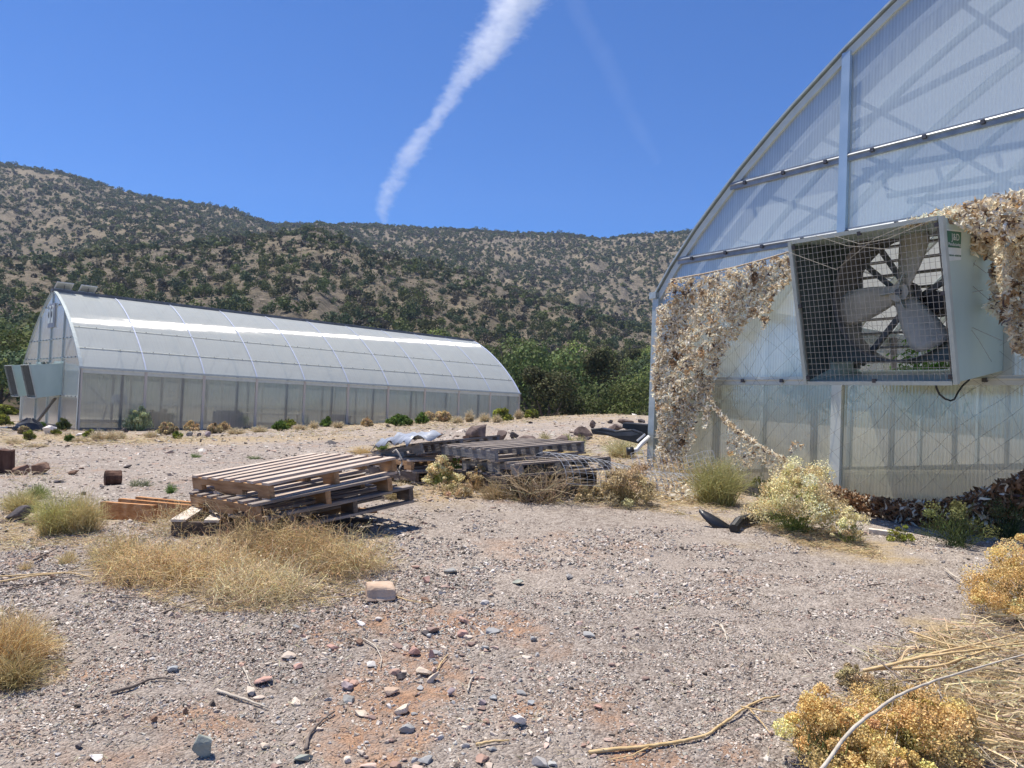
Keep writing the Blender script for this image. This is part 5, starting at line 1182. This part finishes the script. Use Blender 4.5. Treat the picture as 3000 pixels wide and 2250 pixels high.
# ------------------------------------------------------------------ gravel and stones (countless)
def stones(X, Y, s, cols, label, name, flat=.55, big=False):
    p_ = G(X, Y, 50); n = len(p_)
    t12 = np.array([(-1,-1,-1),(1,-1,-1),(1,1,-1),(-1,1,-1),(-1,-1,1),(1,-1,1),(1,1,1),(-1,1,1)], float)*.5
    V = np.repeat(t12[None], n, 0)*(1+.35*rng.normal(size=(n, 8, 3))); V[:, 4:, :2] *= rng.uniform(.4, .9, (n, 1, 1))
    sc_ = s[:, None]*np.stack([rng.uniform(.7, 1.3, n), rng.uniform(.5, 1.0, n), flat*rng.uniform(.5, 1.2, n)], 1); V *= sc_[:, None]
    t1 = rng.normal(size=n)*.35; c, s_ = np.cos(t1)[:, None], np.sin(t1)[:, None]; x_, z_ = V[..., 0].copy(), V[..., 2].copy(); V[..., 0] = x_*c-z_*s_; V[..., 2] = x_*s_+z_*c
    a = rng.uniform(0, 6.28, n); c, s_ = np.cos(a)[:, None], np.sin(a)[:, None]; x_, y_ = V[..., 0].copy(), V[..., 1].copy(); V[..., 0] = x_*c-y_*s_; V[..., 1] = x_*s_+y_*c
    V += p_[:, None]; V[..., 2] += (s*flat*.22)[:, None]
    Fq = np.array([(3,2,1,0),(4,5,6,7),(0,1,5,4),(1,2,6,5),(2,3,7,6),(3,0,4,7)]); Fq = (Fq[None]+(np.arange(n)*8)[:, None, None]).reshape(-1, 4)
    o = mesh_np(name, V.reshape(-1, 3), Fq, M_STONE, np.repeat(cols, 8, 0)); tag(o, label, 'gravel', kind='stuff'); return o
IV1 = None
def stones2(X, Y, s, cols, label, name, flat=.6):
    bm = bmesh.new(); bmesh.ops.create_icosphere(bm, subdivisions=2, radius=1); v0 = np.array([x_.co[:] for x_ in bm.verts]); f0 = np.array([[l.index for l in q.verts] for q in bm.faces]); bm.free()
    p_ = G(X, Y, 50); n = len(p_); kinds = []
    for k in range(24):
        V = v0.copy()
        for j in range(10):
            n_ = rng.normal(size=3); n_ /= np.linalg.norm(n_); dd = V@n_-rng.uniform(.35, .72); V = V-np.clip(dd, 0, None)[:, None]*n_
        kinds.append(V)
    kinds = np.array(kinds)[rng.integers(0, 24, n)]*.8; kinds *= (s[:, None]*np.stack([rng.uniform(.7, 1.3, n), rng.uniform(.5, 1., n), flat*rng.uniform(.6, 1.2, n)], 1))[:, None]
    a = rng.uniform(0, 6.28, n); c, s_ = np.cos(a)[:, None], np.sin(a)[:, None]; x_, y_ = kinds[..., 0].copy(), kinds[..., 1].copy(); kinds[..., 0] = x_*c-y_*s_; kinds[..., 1] = x_*s_+y_*c
    V = kinds+p_[:, None]; V[..., 2] += (s*flat*.25)[:, None]; F3 = (f0[None]+(np.arange(n)*len(v0))[:, None, None]).reshape(-1, 3)
    o = mesh_np(name, V.reshape(-1, 3), F3, M_STONE, np.repeat(cols, len(v0), 0)); tag(o, label, 'gravel', kind='stuff'); return o
PAL = np.array([(.50,.44,.38),(.42,.37,.31),(.34,.295,.25),(.58,.52,.45),(.28,.235,.20),(.09,.075,.065),(.45,.37,.30),(.60,.55,.48),(.40,.29,.23),(.36,.34,.29)])
def pcol(n, pr=None): return np.clip(PAL[rng.choice(len(PAL), n, p=pr)]*(1+.12*rng.normal(size=(n, 1))), .03, .8)
n = 190000; X = rng.uniform(-60, 3060, n); Y = rng.triangular(1440, 1750, 2290, n)
dk = vn(X/110., Y/46., 77)*.6+vn(X/37., Y/15., 78)*.4; keep = dk+rng.normal(size=n)*.12 > .40; keep &= ~((X > 1450) & (Y < 1960) & (vn(X/230., Y/24., 67)+rng.normal(size=n)*.1 < .42)); X, Y = X[keep], Y[keep]
pp = G(X, Y); s = np.clip(rng.lognormal(math.log(.0088), .40, len(X)), .005, .03)*np.clip(pp[:, 1]/4.2, .75, 1.7)*np.where((X > 1450) & (Y < 1960), np.clip(.62+.5*vn(X/260., Y/22., 66), .6, 1), 1)
inred = np.exp(-((X-1250)/520)**2-((Y-2020)/260)**2); k = rng.uniform(size=len(X)) > inred*.55; X, Y, s = X[k], Y[k], s[k]
stones(X, Y, s, pcol(len(X)), 'loose grey and mauve gravel covering the foreground track', 'gravel')
n = 15000; X = rng.uniform(-60, 2100, n); Y = rng.uniform(1215, 1470, n); yl = 1330-(X*.05); keep = (Y > 1296-.05*X); X, Y = X[keep], Y[keep]; pp = G(X, Y); s = np.clip(rng.lognormal(math.log(.030), .5, len(X)), .012, .16)*np.clip(pp[:, 1]/14, .45, 1.6)
stones(X, Y, s, pcol(len(X)), 'flat stone chips strewn over the far drive', 'stone_chips', .28)
n = 520; X = rng.normal(1260, 330, n); Y = rng.normal(1980, 190, n); keep = (Y < 2260) & (Y > 1640); X, Y = X[keep], Y[keep]; s = np.clip(rng.lognormal(math.log(.014), .55, len(X)), .007, .055)
stones2(X, Y, s*1.15, np.clip(np.array([(.55,.46,.38),(.42,.28,.22),(.34,.34,.33),(.60,.52,.43),(.28,.20,.17),(.42,.40,.38),(.48,.36,.30)])[rng.integers(0, 7, len(X))]*(1+.12*rng.normal(size=(len(X), 1))), .03, .85), 'small mixed stones around the red soil patch', 'small_stones', .6)

# ------------------------------------------------------------------ sticks and branches
M_STW = mat2('bleached_branch', (.38, .33, .26), (.58, .52, .43), 30, .8, 0, .2); M_STG = mat2('golden_stem', (.46, .32, .14), (.64, .48, .26), 30, .7); M_STD = mat2('dark_twig', (.09, .07, .06), (.22, .18, .15), 30, .9)
def stick(pts, w_, mt_, label, name='stick', lift=.012, cat='stick', group=None, side=()):
    def pth(pts):
        q = G(np.array([p_[0] for p_ in pts], float), np.array([p_[1] for p_ in pts], float)); 
        for i, p_ in enumerate(pts):
            h_ = p_[2] if len(p_) > 2 else lift
            if h_ > .03: q[i] = at(p_[0], p_[1], q[i][1]-h_*2.2)
            else: q[i][2] += h_
        K = 6*(len(pts)-1)+1; u = np.linspace(0, len(pts)-1, K); s_ = np.stack([np.interp(u, range(len(pts)), q[:, a]) for a in range(3)], 1)
        for _ in range(2): s_[1:-1] = (s_[:-2]+s_[1:-1]*2+s_[2:])/4
        s_[1:-1] += rng.normal(size=(K-2, 3))*w_*.13; return s_
    mb = MB(); s_ = pth(pts); mb.tube(list(s_), list(np.linspace(w_, w_*.45, len(s_))), 6)
    for sp in side: s_ = pth(sp); mb.tube(list(s_), list(np.linspace(w_*.45, w_*.2, len(s_))), 5)
    o = mb.build(name, mt_, smooth=True); tag(o, label, cat, group); return o
stick([(2400,2262,.20),(2500,2130,.26),(2621,2043,.28),(2735,1993,.25),(2870,1955,.20),(3020,1912,.16)], .0066, M_STW, 'thick bleached branch arching over the golden bushes at the bottom right', 'branch', side=([(2621,2043,.17),(2600,2130,.1),(2560,2255,.05)], [(2732,1995,.15),(2800,2110,.09),(2920,2245,.05)], [(2640,2035,.17),(2630,2150,.1),(2600,2260,.04)]))
stick([(1725,2214),(1800,2206),(1900,2197),(1990,2182),(2074,2162),(2130,2120),(2188,2077),(2240,2055),(2285,2048)], .0075, M_STG, 'long pale forked branch lying on the gravel left of the golden bushes', 'branch', side=([(2170,2090,.03),(2250,2085,.04),(2330,2092,.05)], [(2190,2085,.02),(2230,2125,.015),(2258,2160,.015)], [(1900,2200),(1850,2225),(1780,2235)]))
for k, (pts, m_, w_, lb) in enumerate([
 ([(2561,1836,.10),(2640,1866,.06),(2720,1898,.04)], M_STW, .005, 'straight pale stem pointing up-left from the stalk heap'),
 ([(2665,1850,.08),(2780,1890,.07),(2930,1905,.08),(3020,1890,.1)], M_STG, .005, 'golden stem along the top of the stalk heap'),
 ([(2650,1935,.05),(2800,1900,.1),(3020,1850,.13)], M_STG, .007, 'thick golden stem rising to the right edge'),
 ([(2530,1965,.04),(2700,1925,.1),(2850,1905,.12),(3020,1880,.12)], M_STG, .008, 'long golden stem below the top of the stalk heap'),
 ([(2560,1960,.04),(2750,1955,.08),(2900,1900,.1),(3020,1870,.1)], M_STG, .007, 'golden stem crossing the middle of the stalk heap'),
 ([(2700,2190,.05),(2850,2180,.06),(3020,2172,.06)], M_STG, .008, 'flat golden stem at the lower right edge'),
 ([(2700,2130,.07),(2850,2160,.06),(3020,2200,.05)], M_STG, .008, 'golden stem sloping down at the lower right edge'),
 ([(2680,2040,.12),(2850,2090,.1),(3020,2130,.08)], M_STG, .007, 'golden stem sloping right behind the bleached branch'),
 ([(2690,2100,.08),(2850,2130,.07),(3020,2150,.05)], M_STG, .006, 'thin golden stem close above the lower ones'),
 ([(2700,2145,.05),(2840,2170,.05),(2960,2225,.05),(3020,2260,.04)], M_STW, .006, 'white crooked stem at the bottom right corner'),
 ([(2580,1940,.09),(2650,2000,.1),(2700,2110,.06)], M_STD, .004, 'thin dark twig sticking through the golden bushes'),
 ([(2750,1990,.14),(2760,2080,.09),(2780,2160,.06)], M_STD, .004, 'dark twig hanging below the bleached branch'),
 ([(2450,2130,.05),(2500,2060,.12),(2620,1995,.15),(2800,1980,.14)], M_STG, .003, 'thin arched stem left of the bleached branch'),
 ([(2765,1662,.05),(2800,1690,.06),(2900,1715,.1),(3010,1735,.12)], M_STW, .004, 'pale stem reaching from the right edge bush, upper one'),
 ([(2770,1672,.05),(2850,1720,.08),(3010,1756,.1)], M_STW, .004, 'pale stem reaching from the right edge bush, lower one'),
 ([(2840,1768,.04),(2920,1755,.07),(3010,1757,.1)], M_STW, .003, 'short pale stem under the two reaching from the right edge bush'),
 ([(635,1985+45),(700,2052),(740,2068),(785,2082)], M_STW, .007, 'pale curved stick on the gravel left of the red soil'),
 ([(325,2036),(390,2020),(430,2000),(470,1994),(510,1998)], M_STD, .007, 'dark curved stick on the left gravel'),
 ([(22,2002),(70,2006),(132,2012)], M_STD, .006, 'dark straight stick near the left edge'),
 ([(112,1957),(140,1948),(160,1942)], M_STD, .007, 'short dark stick under the left grass clump'),
 ([(712,1962),(722,1985),(734,2018)], M_STW, .004, 'thin pale stick left of the pink slab'),
 ([(895,2205),(905,2160),(940,2120),(980,2095)], M_STD, .007, 'dark bent stick near the bottom middle'),
 ([(480,1802),(530,1780),(585,1762)], M_STD, .005, 'straight grey stick below the weed bank'),
 ([(360,1757),(432,1759)], M_STD, .005, 'small grey stick under the charred lump'),
 ([(0,1695),(150,1685),(320,1672)], M_STG, .005, 'long straw stem, uppermost of the fallen stalks at the left'),
 ([(0,1722),(120,1716),(180,1690),(260,1650)], M_STD, .005, 'dark fallen stalk crossing the straw stems at the left'),
 ([(0,1710),(110,1690),(210,1684),(280,1700)], M_STG, .006, 'thick straw stem among the fallen stalks at the left'),
 ([(20,1735),(160,1700),(330,1690)], M_STD, .004, 'thin dark stem lowest of the fallen stalks at the left'),
 ([(100,1640,.04),(130,1625,.04),(165,1620,.03)], M_STD, .008, 'short thick dark stick above the fallen stalks'),
 ([(820,1765),(900,1760),(1020,1755),(1050,1750)], M_STG, .004, 'long straw stem left of the big tan brick-shaped stone'),
 ([(1155,1753),(1200,1768),(1272,1775)], M_STG, .004, 'thin straw stem right of the big tan brick-shaped stone'),
 ([(1065,1880),(1100,1900),(1118,1935),(1114,1965)], M_STW, .004, 'thin curved stem in the red soil'),
 ([(1395,2192),(1440,2180),(1492,2178)], M_STG, .006, 'small golden stick below the white wedge-shaped stone'),
 ([(1370,2032),(1378,2000),(1394,1982)], M_STW, .005, 'pale upright stem beside the stone cluster'),
 ([(1282,1968),(1296,1945),(1312,1925)], M_STG, .004, 'tan stem behind the two touching flat stones'),
 ([(2112,1838),(2125,1862),(2130,1884)], M_STW, .007, 'short white stick alone on the gravel track'),
 ([(2510,1912),(2540,1925),(2556,1950)], M_STW, .004, 'pale crooked stem above the golden bushes'),
 ([(2360,1908),(2375,1925),(2382,1940)], M_STW, .004, 'tiny pale stem on the gravel behind the golden bushes'),
 ([(2545,1722),(2595,1714)], M_STD, .005, 'small dark stick on the track at the right'),
 ([(590,1412),(480,1405)], M_STD, .004, 'thin dark stem behind the green tuft')]):
    stick(pts, w_, m_, lb)
# heap of dead stalks
X, Y = sample_poly([(2600,1900),(3030,1790),(3030,2270),(2720,2270),(2700,2120)], 750); p_ = G(X, Y); n = len(p_); th = rng.normal(-.1, .75, n); L_ = rng.uniform(.08, .4, n); dv = np.stack([np.cos(th)*L_, np.sin(th)*L_, rng.normal(0, .10, n)*L_], 1)
p_[:, 2] += rng.uniform(.0, .13, n)*np.clip((X-2560)/300, .2, 1); K = 5; P = p_[:, None]+dv[:, None]*np.linspace(0, 1, K)[None, :, None]+np.cumsum(rng.normal(size=(n, K, 3))*.010, 1); P[..., 2] = np.maximum(P[..., 2], hgt(P[..., 0], P[..., 1])+.004)
q = ribbons(P, .0055, cvar((.58,.47,.29), n, .25), .5); o = mesh_np('stalk_heap', *q[:2], M_DRY, q[2]); tag(o, 'heap of dead straw stalks spread under the right edge of the picture', 'dry stalks', kind='stuff')
# thin pale stems by the stump
X, Y = sample_poly([(0,1400),(60,1330),(110,1340),(200,1410),(60,1430)], 130); p_ = G(X, Y); n = len(p_); dv = rv(n)*.25; dv[:, 2] = np.abs(dv[:, 2])*.5; P = np.stack([p_, p_+dv*.5+np.array([0, 0, .04]), p_+dv], 1); q = ribbons(P, .008, cvar((.6,.5,.34), n, .2), .4); o = mesh_np('dry_stalks', *q[:2], M_DRY, q[2]); tag(o, 'pale dry stalks tangled round the boulder beside the stump', 'dry weed')

# ------------------------------------------------------------------ camouflage netting
NETC = np.array([(.88,.79,.62),(.84,.74,.56),(.92,.86,.72),(.60,.47,.30),(.42,.30,.18),(.68,.54,.36),(.12,.09,.09),(.35,.32,.30)])
def netcol(n, X=None, Y=None, dark=0.):
    k = rng.choice(8, n, p=[.25, .19, .18, .13, .07, .10, .04, .04]); c = NETC[k].copy()
    if X is not None:   # printed blotches run over neighbouring strips
        b = vn(X/26., Y/26., 41); m1 = b > .86; m2 = (b < .14); c[m1] = np.array([.30, .20, .12])*rng.uniform(.5, 1.3, (m1.sum(), 1)); c[m2] *= np.array([.80, .66, .52])
    return np.clip(c*(1+.10*rng.normal(size=(n, 1)))*(1-dark), .02, .9)
def flakes(C, size, col, nrm):
    """curled cut strips of cloth"""
    n = len(C); a = np.cross(nrm+rv(n)*.75, rv(n)); a /= np.linalg.norm(a, axis=1)[:, None]; b = np.cross(a, rv(n)*.6+nrm); b /= np.linalg.norm(b, axis=1)[:, None]; u = np.cross(a, b)
    s = (np.asarray(size)*np.ones(n))[:, None]; cu = s*rng.uniform(-.5, .5, (n, 1)); w0 = s*rng.uniform(.10, .22, (n, 1))
    r0_ = C-a*s*.55+u*cu; r1 = C-a*s*.18-u*cu*.3; r2 = C+a*s*.2-u*cu*.2+b*s*.12; r3 = C+a*s*.58+u*cu*.8+b*s*.05
    V = np.stack([r0_-b*w0*.25, r0_+b*w0*.3, r1-b*w0, r1+b*w0*.9, r2-b*w0*.8, r2+b*w0, r3-b*w0*.1, r3+b*w0*.25], 1).reshape(-1, 3)
    i = (np.arange(n)*8)[:, None]; Fq = np.concatenate([i+np.array([[0, 1, 3, 2]]), i+np.array([[2, 3, 5, 4]]), i+np.array([[4, 5, 7, 6]])], 1).reshape(-1, 4)
    return V, Fq, np.repeat(col, 8, 0)
def wallv(X, Y, d):
    D = ray(X, Y); t_ = ((NC[None]-AX[None]*d[:, None])@AX)/(D@AX); return D*t_[:, None]
def cord_net(pts_fn, us, vs_, r, parent):
    mb = MB()
    for u in us: mb.tube([pts_fn(u, v) for v in np.linspace(vs_[0], vs_[-1], 14)], r, 4, False)
    return mb
NN = -AX[None]
def netpart(X, Y, d, size, parent, name='cloth_strips', dark=0., blot=True):
    C = wallv(X, Y, d); cc = netcol(len(X), X if blot else None, Y, 0)
    if dark > .3: k = rng.uniform(size=len(X)) < .75; cc[k] = np.array([.26, .15, .08])*rng.uniform(.35, 1.5, (k.sum(), 1))  # low right strips browner and darker, shade partly put into their colour
    q = flakes(C, size*.86*rng.uniform(.5, 1.5, len(X)), cc, np.repeat(NN, len(X), 0)); return mesh_np(name, *q[:2], M_NET, q[2], parent)
net = empty('camouflage_net', (0, 0, 0), 0, 'sunlit cream camouflage netting draped over the left side of the gable', 'netting')
reg = [(1966,822),(2060,806),(2150,788),(2240,765),(2330,738),(2333,800),(2300,838),(2262,872),(2252,940),(2238,966),(2228,925),(2190,938),(2165,985),(2120,1040),(2100,1095),(2085,1150),(2080,1230),(2064,1260),(2052,1190),(2040,1240),(2000,1300),(1990,1350),(1945,1400),(1915,1385),(1925,1290),(1925,1200),(1904,1120),(1925,1030),(1938,930),(1950,860)]
X, Y = sample_poly(reg, 11500)
hole = (vn(X/13., Y/13., 35) < .34)&(rng.uniform(size=len(X)) < .9); X, Y = X[~hole], Y[~hole]
netpart(X, Y, .10+.16*np.clip((1100-Y)/900+.5, 0, 1)*0+.07+.05*(.5+.5*np.sin(X/31.+Y/60.))+.05*rng.uniform(size=len(X)), .056, net)
# denser folded column
X, Y = sample_poly([(1925,900),(1990,870),(2030,1000),(2010,1150),(2040,1280),(1985,1380),(1935,1380),(1925,1200),(1910,1120)], 2600)
netpart(X, Y, .15+.03*np.sin(X/19.)+.08*rng.uniform(size=len(X)), .054, net)
# heaped on the ground
X, Y = sample_poly([(1885,1440),(1930,1370),(2010,1340),(2110,1350),(2180,1370),(2150,1425),(2080,1470),(1990,1480)], 1300)
p_ = G(X, Y); p_[:, 2] += rng.uniform(0, .16, len(X)); q = flakes(p_, .06*rng.uniform(.6, 1.3, len(X)), netcol(len(X), X, Y), np.repeat([[0, -.5, .8]], len(X), 0)); mesh_np('heaped_strips', *q[:2], M_NET, q[2], net)
# low sagging rope with strips, running to the right edge
RP = [(2078,1165,.18),(2105,1205,.18),(2130,1235,.2),(2180,1275,.2),(2235,1312,.22),(2300,1348,.24),(2370,1385,.26),(2430,1425,.28),(2480,1448,.30),(2560,1466,.32),(2640,1478,.34),(2740,1480,.34),(2810,1468,.32),(2880,1445,.3),(2940,1420,.28),(3010,1390,.26),(3060,1370,.25)]
rx = np.array([q_[0] for q_ in RP], float); ry = np.array([q_[1] for q_ in RP], float); rd = np.array([q_[2] for q_ in RP])
rope = [wallv(rx[i:i+1], ry[i:i+1], rd[i:i+1])[0] for i in range(len(RP))]
mb = MB(); mb.tube(rope, .017, 6); mb.build('edge_rope', mat2('net_rope_dark', (.28, .21, .14), (.5, .41, .29), 40, .9), net, smooth=True); mb = MB(); mb.tube([wallv(np.array([x_*1.]), np.array([y_*1.]), np.array([.2]))[0] for x_, y_ in ((1964,820),(2060,803),(2150,784),(2240,760),(2334,732))], .011, 5); mb.build('edge_rope', mat2('net_rope', (.28, .21, .14), (.5, .41, .29), 40, .9), net, smooth=True)
def along(n, lo, hi, up, dn, dark, size, sd_):
    u = rng.uniform(lo, hi, n); X = np.interp(u, range(len(RP)), rx); Y = np.interp(u, range(len(RP)), ry)+rng.uniform(-up, dn, n)*rng.uniform(0, 1, n)**.6; d = np.interp(u, range(len(RP)), rd)+rng.normal(size=n)*.05
    return netpart(X+rng.normal(size=n)*3, Y, d, size, net, sd_, dark, False)
along(520, 0, 7, 9, 14, .0, .055, 'rope_strips'); along(2000, 7, 11, 12, 50, .32, .06, 'rope_strips'); along(3600, 9.5, 16, 12, 120, .42, .07, 'hanging_strips')
X, Y = sample_poly([(2130,1250),(2190,1285),(2260,1340),(2310,1372),(2290,1400),(2210,1350),(2170,1400),(2130,1330)], 330); netpart(X, Y, .2+.1*rng.uniform(size=len(X)), .05, net)
X, Y = sample_poly([(2315,1290),(2335,1288),(2362,1312),(2350,1318),(2330,1305),(2322,1330),(2312,1325)], 26); netpart(X, Y, .25+0*X, .05, net)
X, Y = sample_poly([(1870,1400),(1930,1300),(1965,1350),(1950,1450),(1880,1460)], 260); netpart(X, Y, .35+.1*rng.uniform(size=len(X)), .055, net)
# bare cord mesh of the net across the lower gable
mb = MB()
def cm(s, z, k): return np.array(TN @ Vector((-(.07+.05*math.sin(s*3+z*2)+.10*max(0, 1.2-z)), W_-s, z)))
def sag(s): return .62-.32*math.sin(min(1, max(0, (s-1.2)/3.2))*math.pi)
for k in range(-12, 34):
    for sg in (1, -1):
        pts = []
        for q_ in np.linspace(0, 1, 26):
            z = .25+q_*1.65; s = .2+k*.215+sg*(z-.3)*.95+.05*math.sin(z*5+k); 
            if .75 < s < 4.6 and z > sag(s)-.1: pts.append(cm(s+.03*math.sin(z*9+k*2), z+.03*math.sin(s*4+k), k))
            elif len(pts) > 1: mb.tube(pts, .0013, 3, False); pts = []
        if len(pts) > 1: mb.tube(pts, .0013, 3, False)
mb.build('cord_mesh', mat2('net_cord', (.12, .12, .11), (.22, .21, .18), 20, .9), net)
net2 = empty('camouflage_net', (0, 0, 0), 0, 'camouflage netting bunched over the top right of the exhaust fan', 'netting')
X, Y = sample_poly([(2630,660),(2690,640),(2760,612),(2850,590),(2930,572),(3060,545),(3060,640),(2960,700),(2890,690),(2830,672),(2770,640),(2700,648)], 1500)
netpart(X, Y, 1.0+.12*rng.normal(size=len(X)).clip(-1, 1)-.25*((X-2700)/350).clip(0, 1), .058, net2, 'top_strips')
X, Y = sample_poly([(2790,650),(2850,672),(2960,650),(3060,640),(3060,1060),(2990,1040),(2965,1025),(2950,955),(2915,925),(2885,902),(2908,870),(2900,800),(2905,765),(2862,740),(2850,752),(2835,705)], 3000)
netpart(X, Y, .55+.15*np.sin(X/15.)*rng.uniform(.3, 1, len(X)), .058, net2, 'hanging_strips', .12)
X, Y = sample_poly([(2640,662),(2668,640),(2690,640),(2710,650),(2720,655),(2640,668)], 60); netpart(X, Y, 1.12+0*X, .045, net2, 'loose_strips')
mb = MB()
for pts in (((2700,640),(2560,700),(2450,790),(2300,735)), ((2440,690),(2520,715),(2600,700),(2740,640)), ((2390,690),(2480,720),(2600,730)), ((2860,760),(2800,900),(2870,1000),(2905,1060)), ((2780,880),(2830,860),(2880,850)), ((2790,790),(2840,830),(2900,880)), ((2800,990),(2850,960),(2940,1000)), ((2795,700),(2850,770),(2890,800))):
    onbox = pts[0][0] >= 2775; P_ = [wall(np.array([a*1.]), np.array([b*1.]), (.62 if onbox else 1.22))[0] for a, b in pts]; mb.tube(P_, .0022, 4, False)
mb.build('loose_cords', mat2('net_cord_pale', (.2, .19, .16), (.4, .38, .32), 20, .9), net2)

# ------------------------------------------------------------------ smoke plume in the sky, and haze
def plume(pts, name, label, dens, nsc, thr, soft, strx=1., R0=3200.):
    """a long drifting band of thin cloud: pts = (px, py, half width px), top to bottom"""
    C = np.array([at(x, y, R0) for x, y, w_ in pts]); W2 = np.array([w_/2250*R0 for x, y, w_ in pts])
    u = np.linspace(0, len(pts)-1, (len(pts)-1)*3+1); Cn = np.stack([np.interp(u, range(len(pts)), C[:, a]) for a in range(3)], 1); Wn = np.interp(u, range(len(pts)), W2)
    mb = MB(); mb.tube(list(Cn), list(Wn*1.25), 16, True)
    mt, t, out = newmat(name+'_vapour'); L = t.links.new; mt.cycles.volume_step_rate = .07
    tc = N(t, 'ShaderNodeTexCoord'); se = N(t, 'ShaderNodeSeparateXYZ'); L(tc.outputs['Object'], se.inputs[0])
    z0, z1 = C[-1, 2], C[0, 2]; x0, x1 = C[:, 0].min(), C[:, 0].max(); wm = W2.max()
    mr = N(t, 'ShaderNodeMapRange'); mr.inputs['From Min'].default_value = z0; mr.inputs['From Max'].default_value = z1; L(se.outputs[2], mr.inputs['Value'])
    st = sorted([((c_[2]-z0)/(z1-z0), ((c_[0]-x0)/(x1-x0), w_/wm, 0)) for c_, w_ in zip(C, W2)])
    rp = ramp(t, mr.outputs[0], st); sc = N(t, 'ShaderNodeSeparateColor'); L(rp, sc.inputs[0])
    def M(op, a, b=None, c=None, cl=False):
        n = N(t, 'ShaderNodeMath', operation=op, use_clamp=cl)
        for i, v in enumerate((a, b, c)):
            if v is None: continue
            if isinstance(v, (int, float)): n.inputs[i].default_value = v
            else: L(v, n.inputs[i])
        return n.outputs[0]
    cx = M('MULTIPLY_ADD', sc.outputs[0], float(x1-x0), float(x0)); ww = M('MULTIPLY', sc.outputs[1], float(wm))
    du = M('DIVIDE', M('SUBTRACT', se.outputs[0], cx), ww); dv = M('DIVIDE', M('SUBTRACT', se.outputs[1], float(C[0, 1])), ww)
    rr = M('SQRT', M('ADD', M('MULTIPLY', du, du), M('MULTIPLY', dv, dv)))
    mp = N(t, 'ShaderNodeMapping'); mp.inputs['Rotation'].default_value = (0, rad(-28), 0); mp.inputs['Scale'].default_value = (nsc*strx, nsc, nsc); L(tc.outputs['Object'], mp.inputs[0])
    no = N(t, 'ShaderNodeTexNoise'); no.inputs['Scale'].default_value = 1; no.inputs['Detail'].default_value = 9; no.inputs['Roughness'].default_value = .68; no.inputs['Distortion'].default_value = .8; L(mp.outputs[0], no.inputs[0])
    n2 = N(t, 'ShaderNodeTexNoise'); n2.inputs['Scale'].default_value = nsc*.35; n2.inputs['Detail'].default_value = 3; L(tc.outputs['Object'], n2.inputs[0])
    val = M('ADD', M('MULTIPLY', no.outputs[0], .7), M('MULTIPLY', n2.outputs[0], .3))
    fade = M('MULTIPLY', M('POWER', rr, 1.6), .30)
    q = M('SUBTRACT', M('SUBTRACT', val, thr), fade); de = M('MULTIPLY', M('MULTIPLY', q, 1/soft, None, True), dens)
    v = N(t, 'ShaderNodeVolumePrincipled'); v.inputs['Color'].default_value = (1, 1, 1, 1); v.inputs['Anisotropy'].default_value = .3; L(de, v.inputs['Density']); L(v.outputs[0], out.inputs['Volume'])
    o = mb.build(name, mt); tag(o, label, 'cloud', kind='structure'); return o
plume([(1600,-160,130),(1520,0,112),(1465,95,105),(1400,180,85),(1345,250,52),(1305,310,44),(1255,380,46),(1205,450,58),(1170,500,50),(1140,560,46),(1120,620,34),(1125,655,14)], 'cloud', 'ragged white smoke-like cloud plume drifting down to the ridge', .0080, .034, .325, .17, .5)
plume([(1660,-60,40),(1700,40,40),(1760,150,42),(1820,280,42),(1870,380,38),(1930,480,20)], 'cloud', 'faint thin cloud streak right of the ragged plume', .0005, .006, .22, .3)
HZ = 1
if HZ:
    mb = MB(); mb.box((-1560, -1560, -12), (1560, 1560, 420)); mt, t, out = newmat('haze_air'); v = N(t, 'ShaderNodeVolumePrincipled'); v.inputs['Color'].default_value = (.62, .76, 1, 1); v.inputs['Density'].default_value = .00013; v.inputs['Anisotropy'].default_value = .2
    t.links.new(v.outputs[0], out.inputs['Volume']); o = mb.build('haze', mt); tag(o, 'thin blue summer haze over the valley', 'haze', kind='stuff')
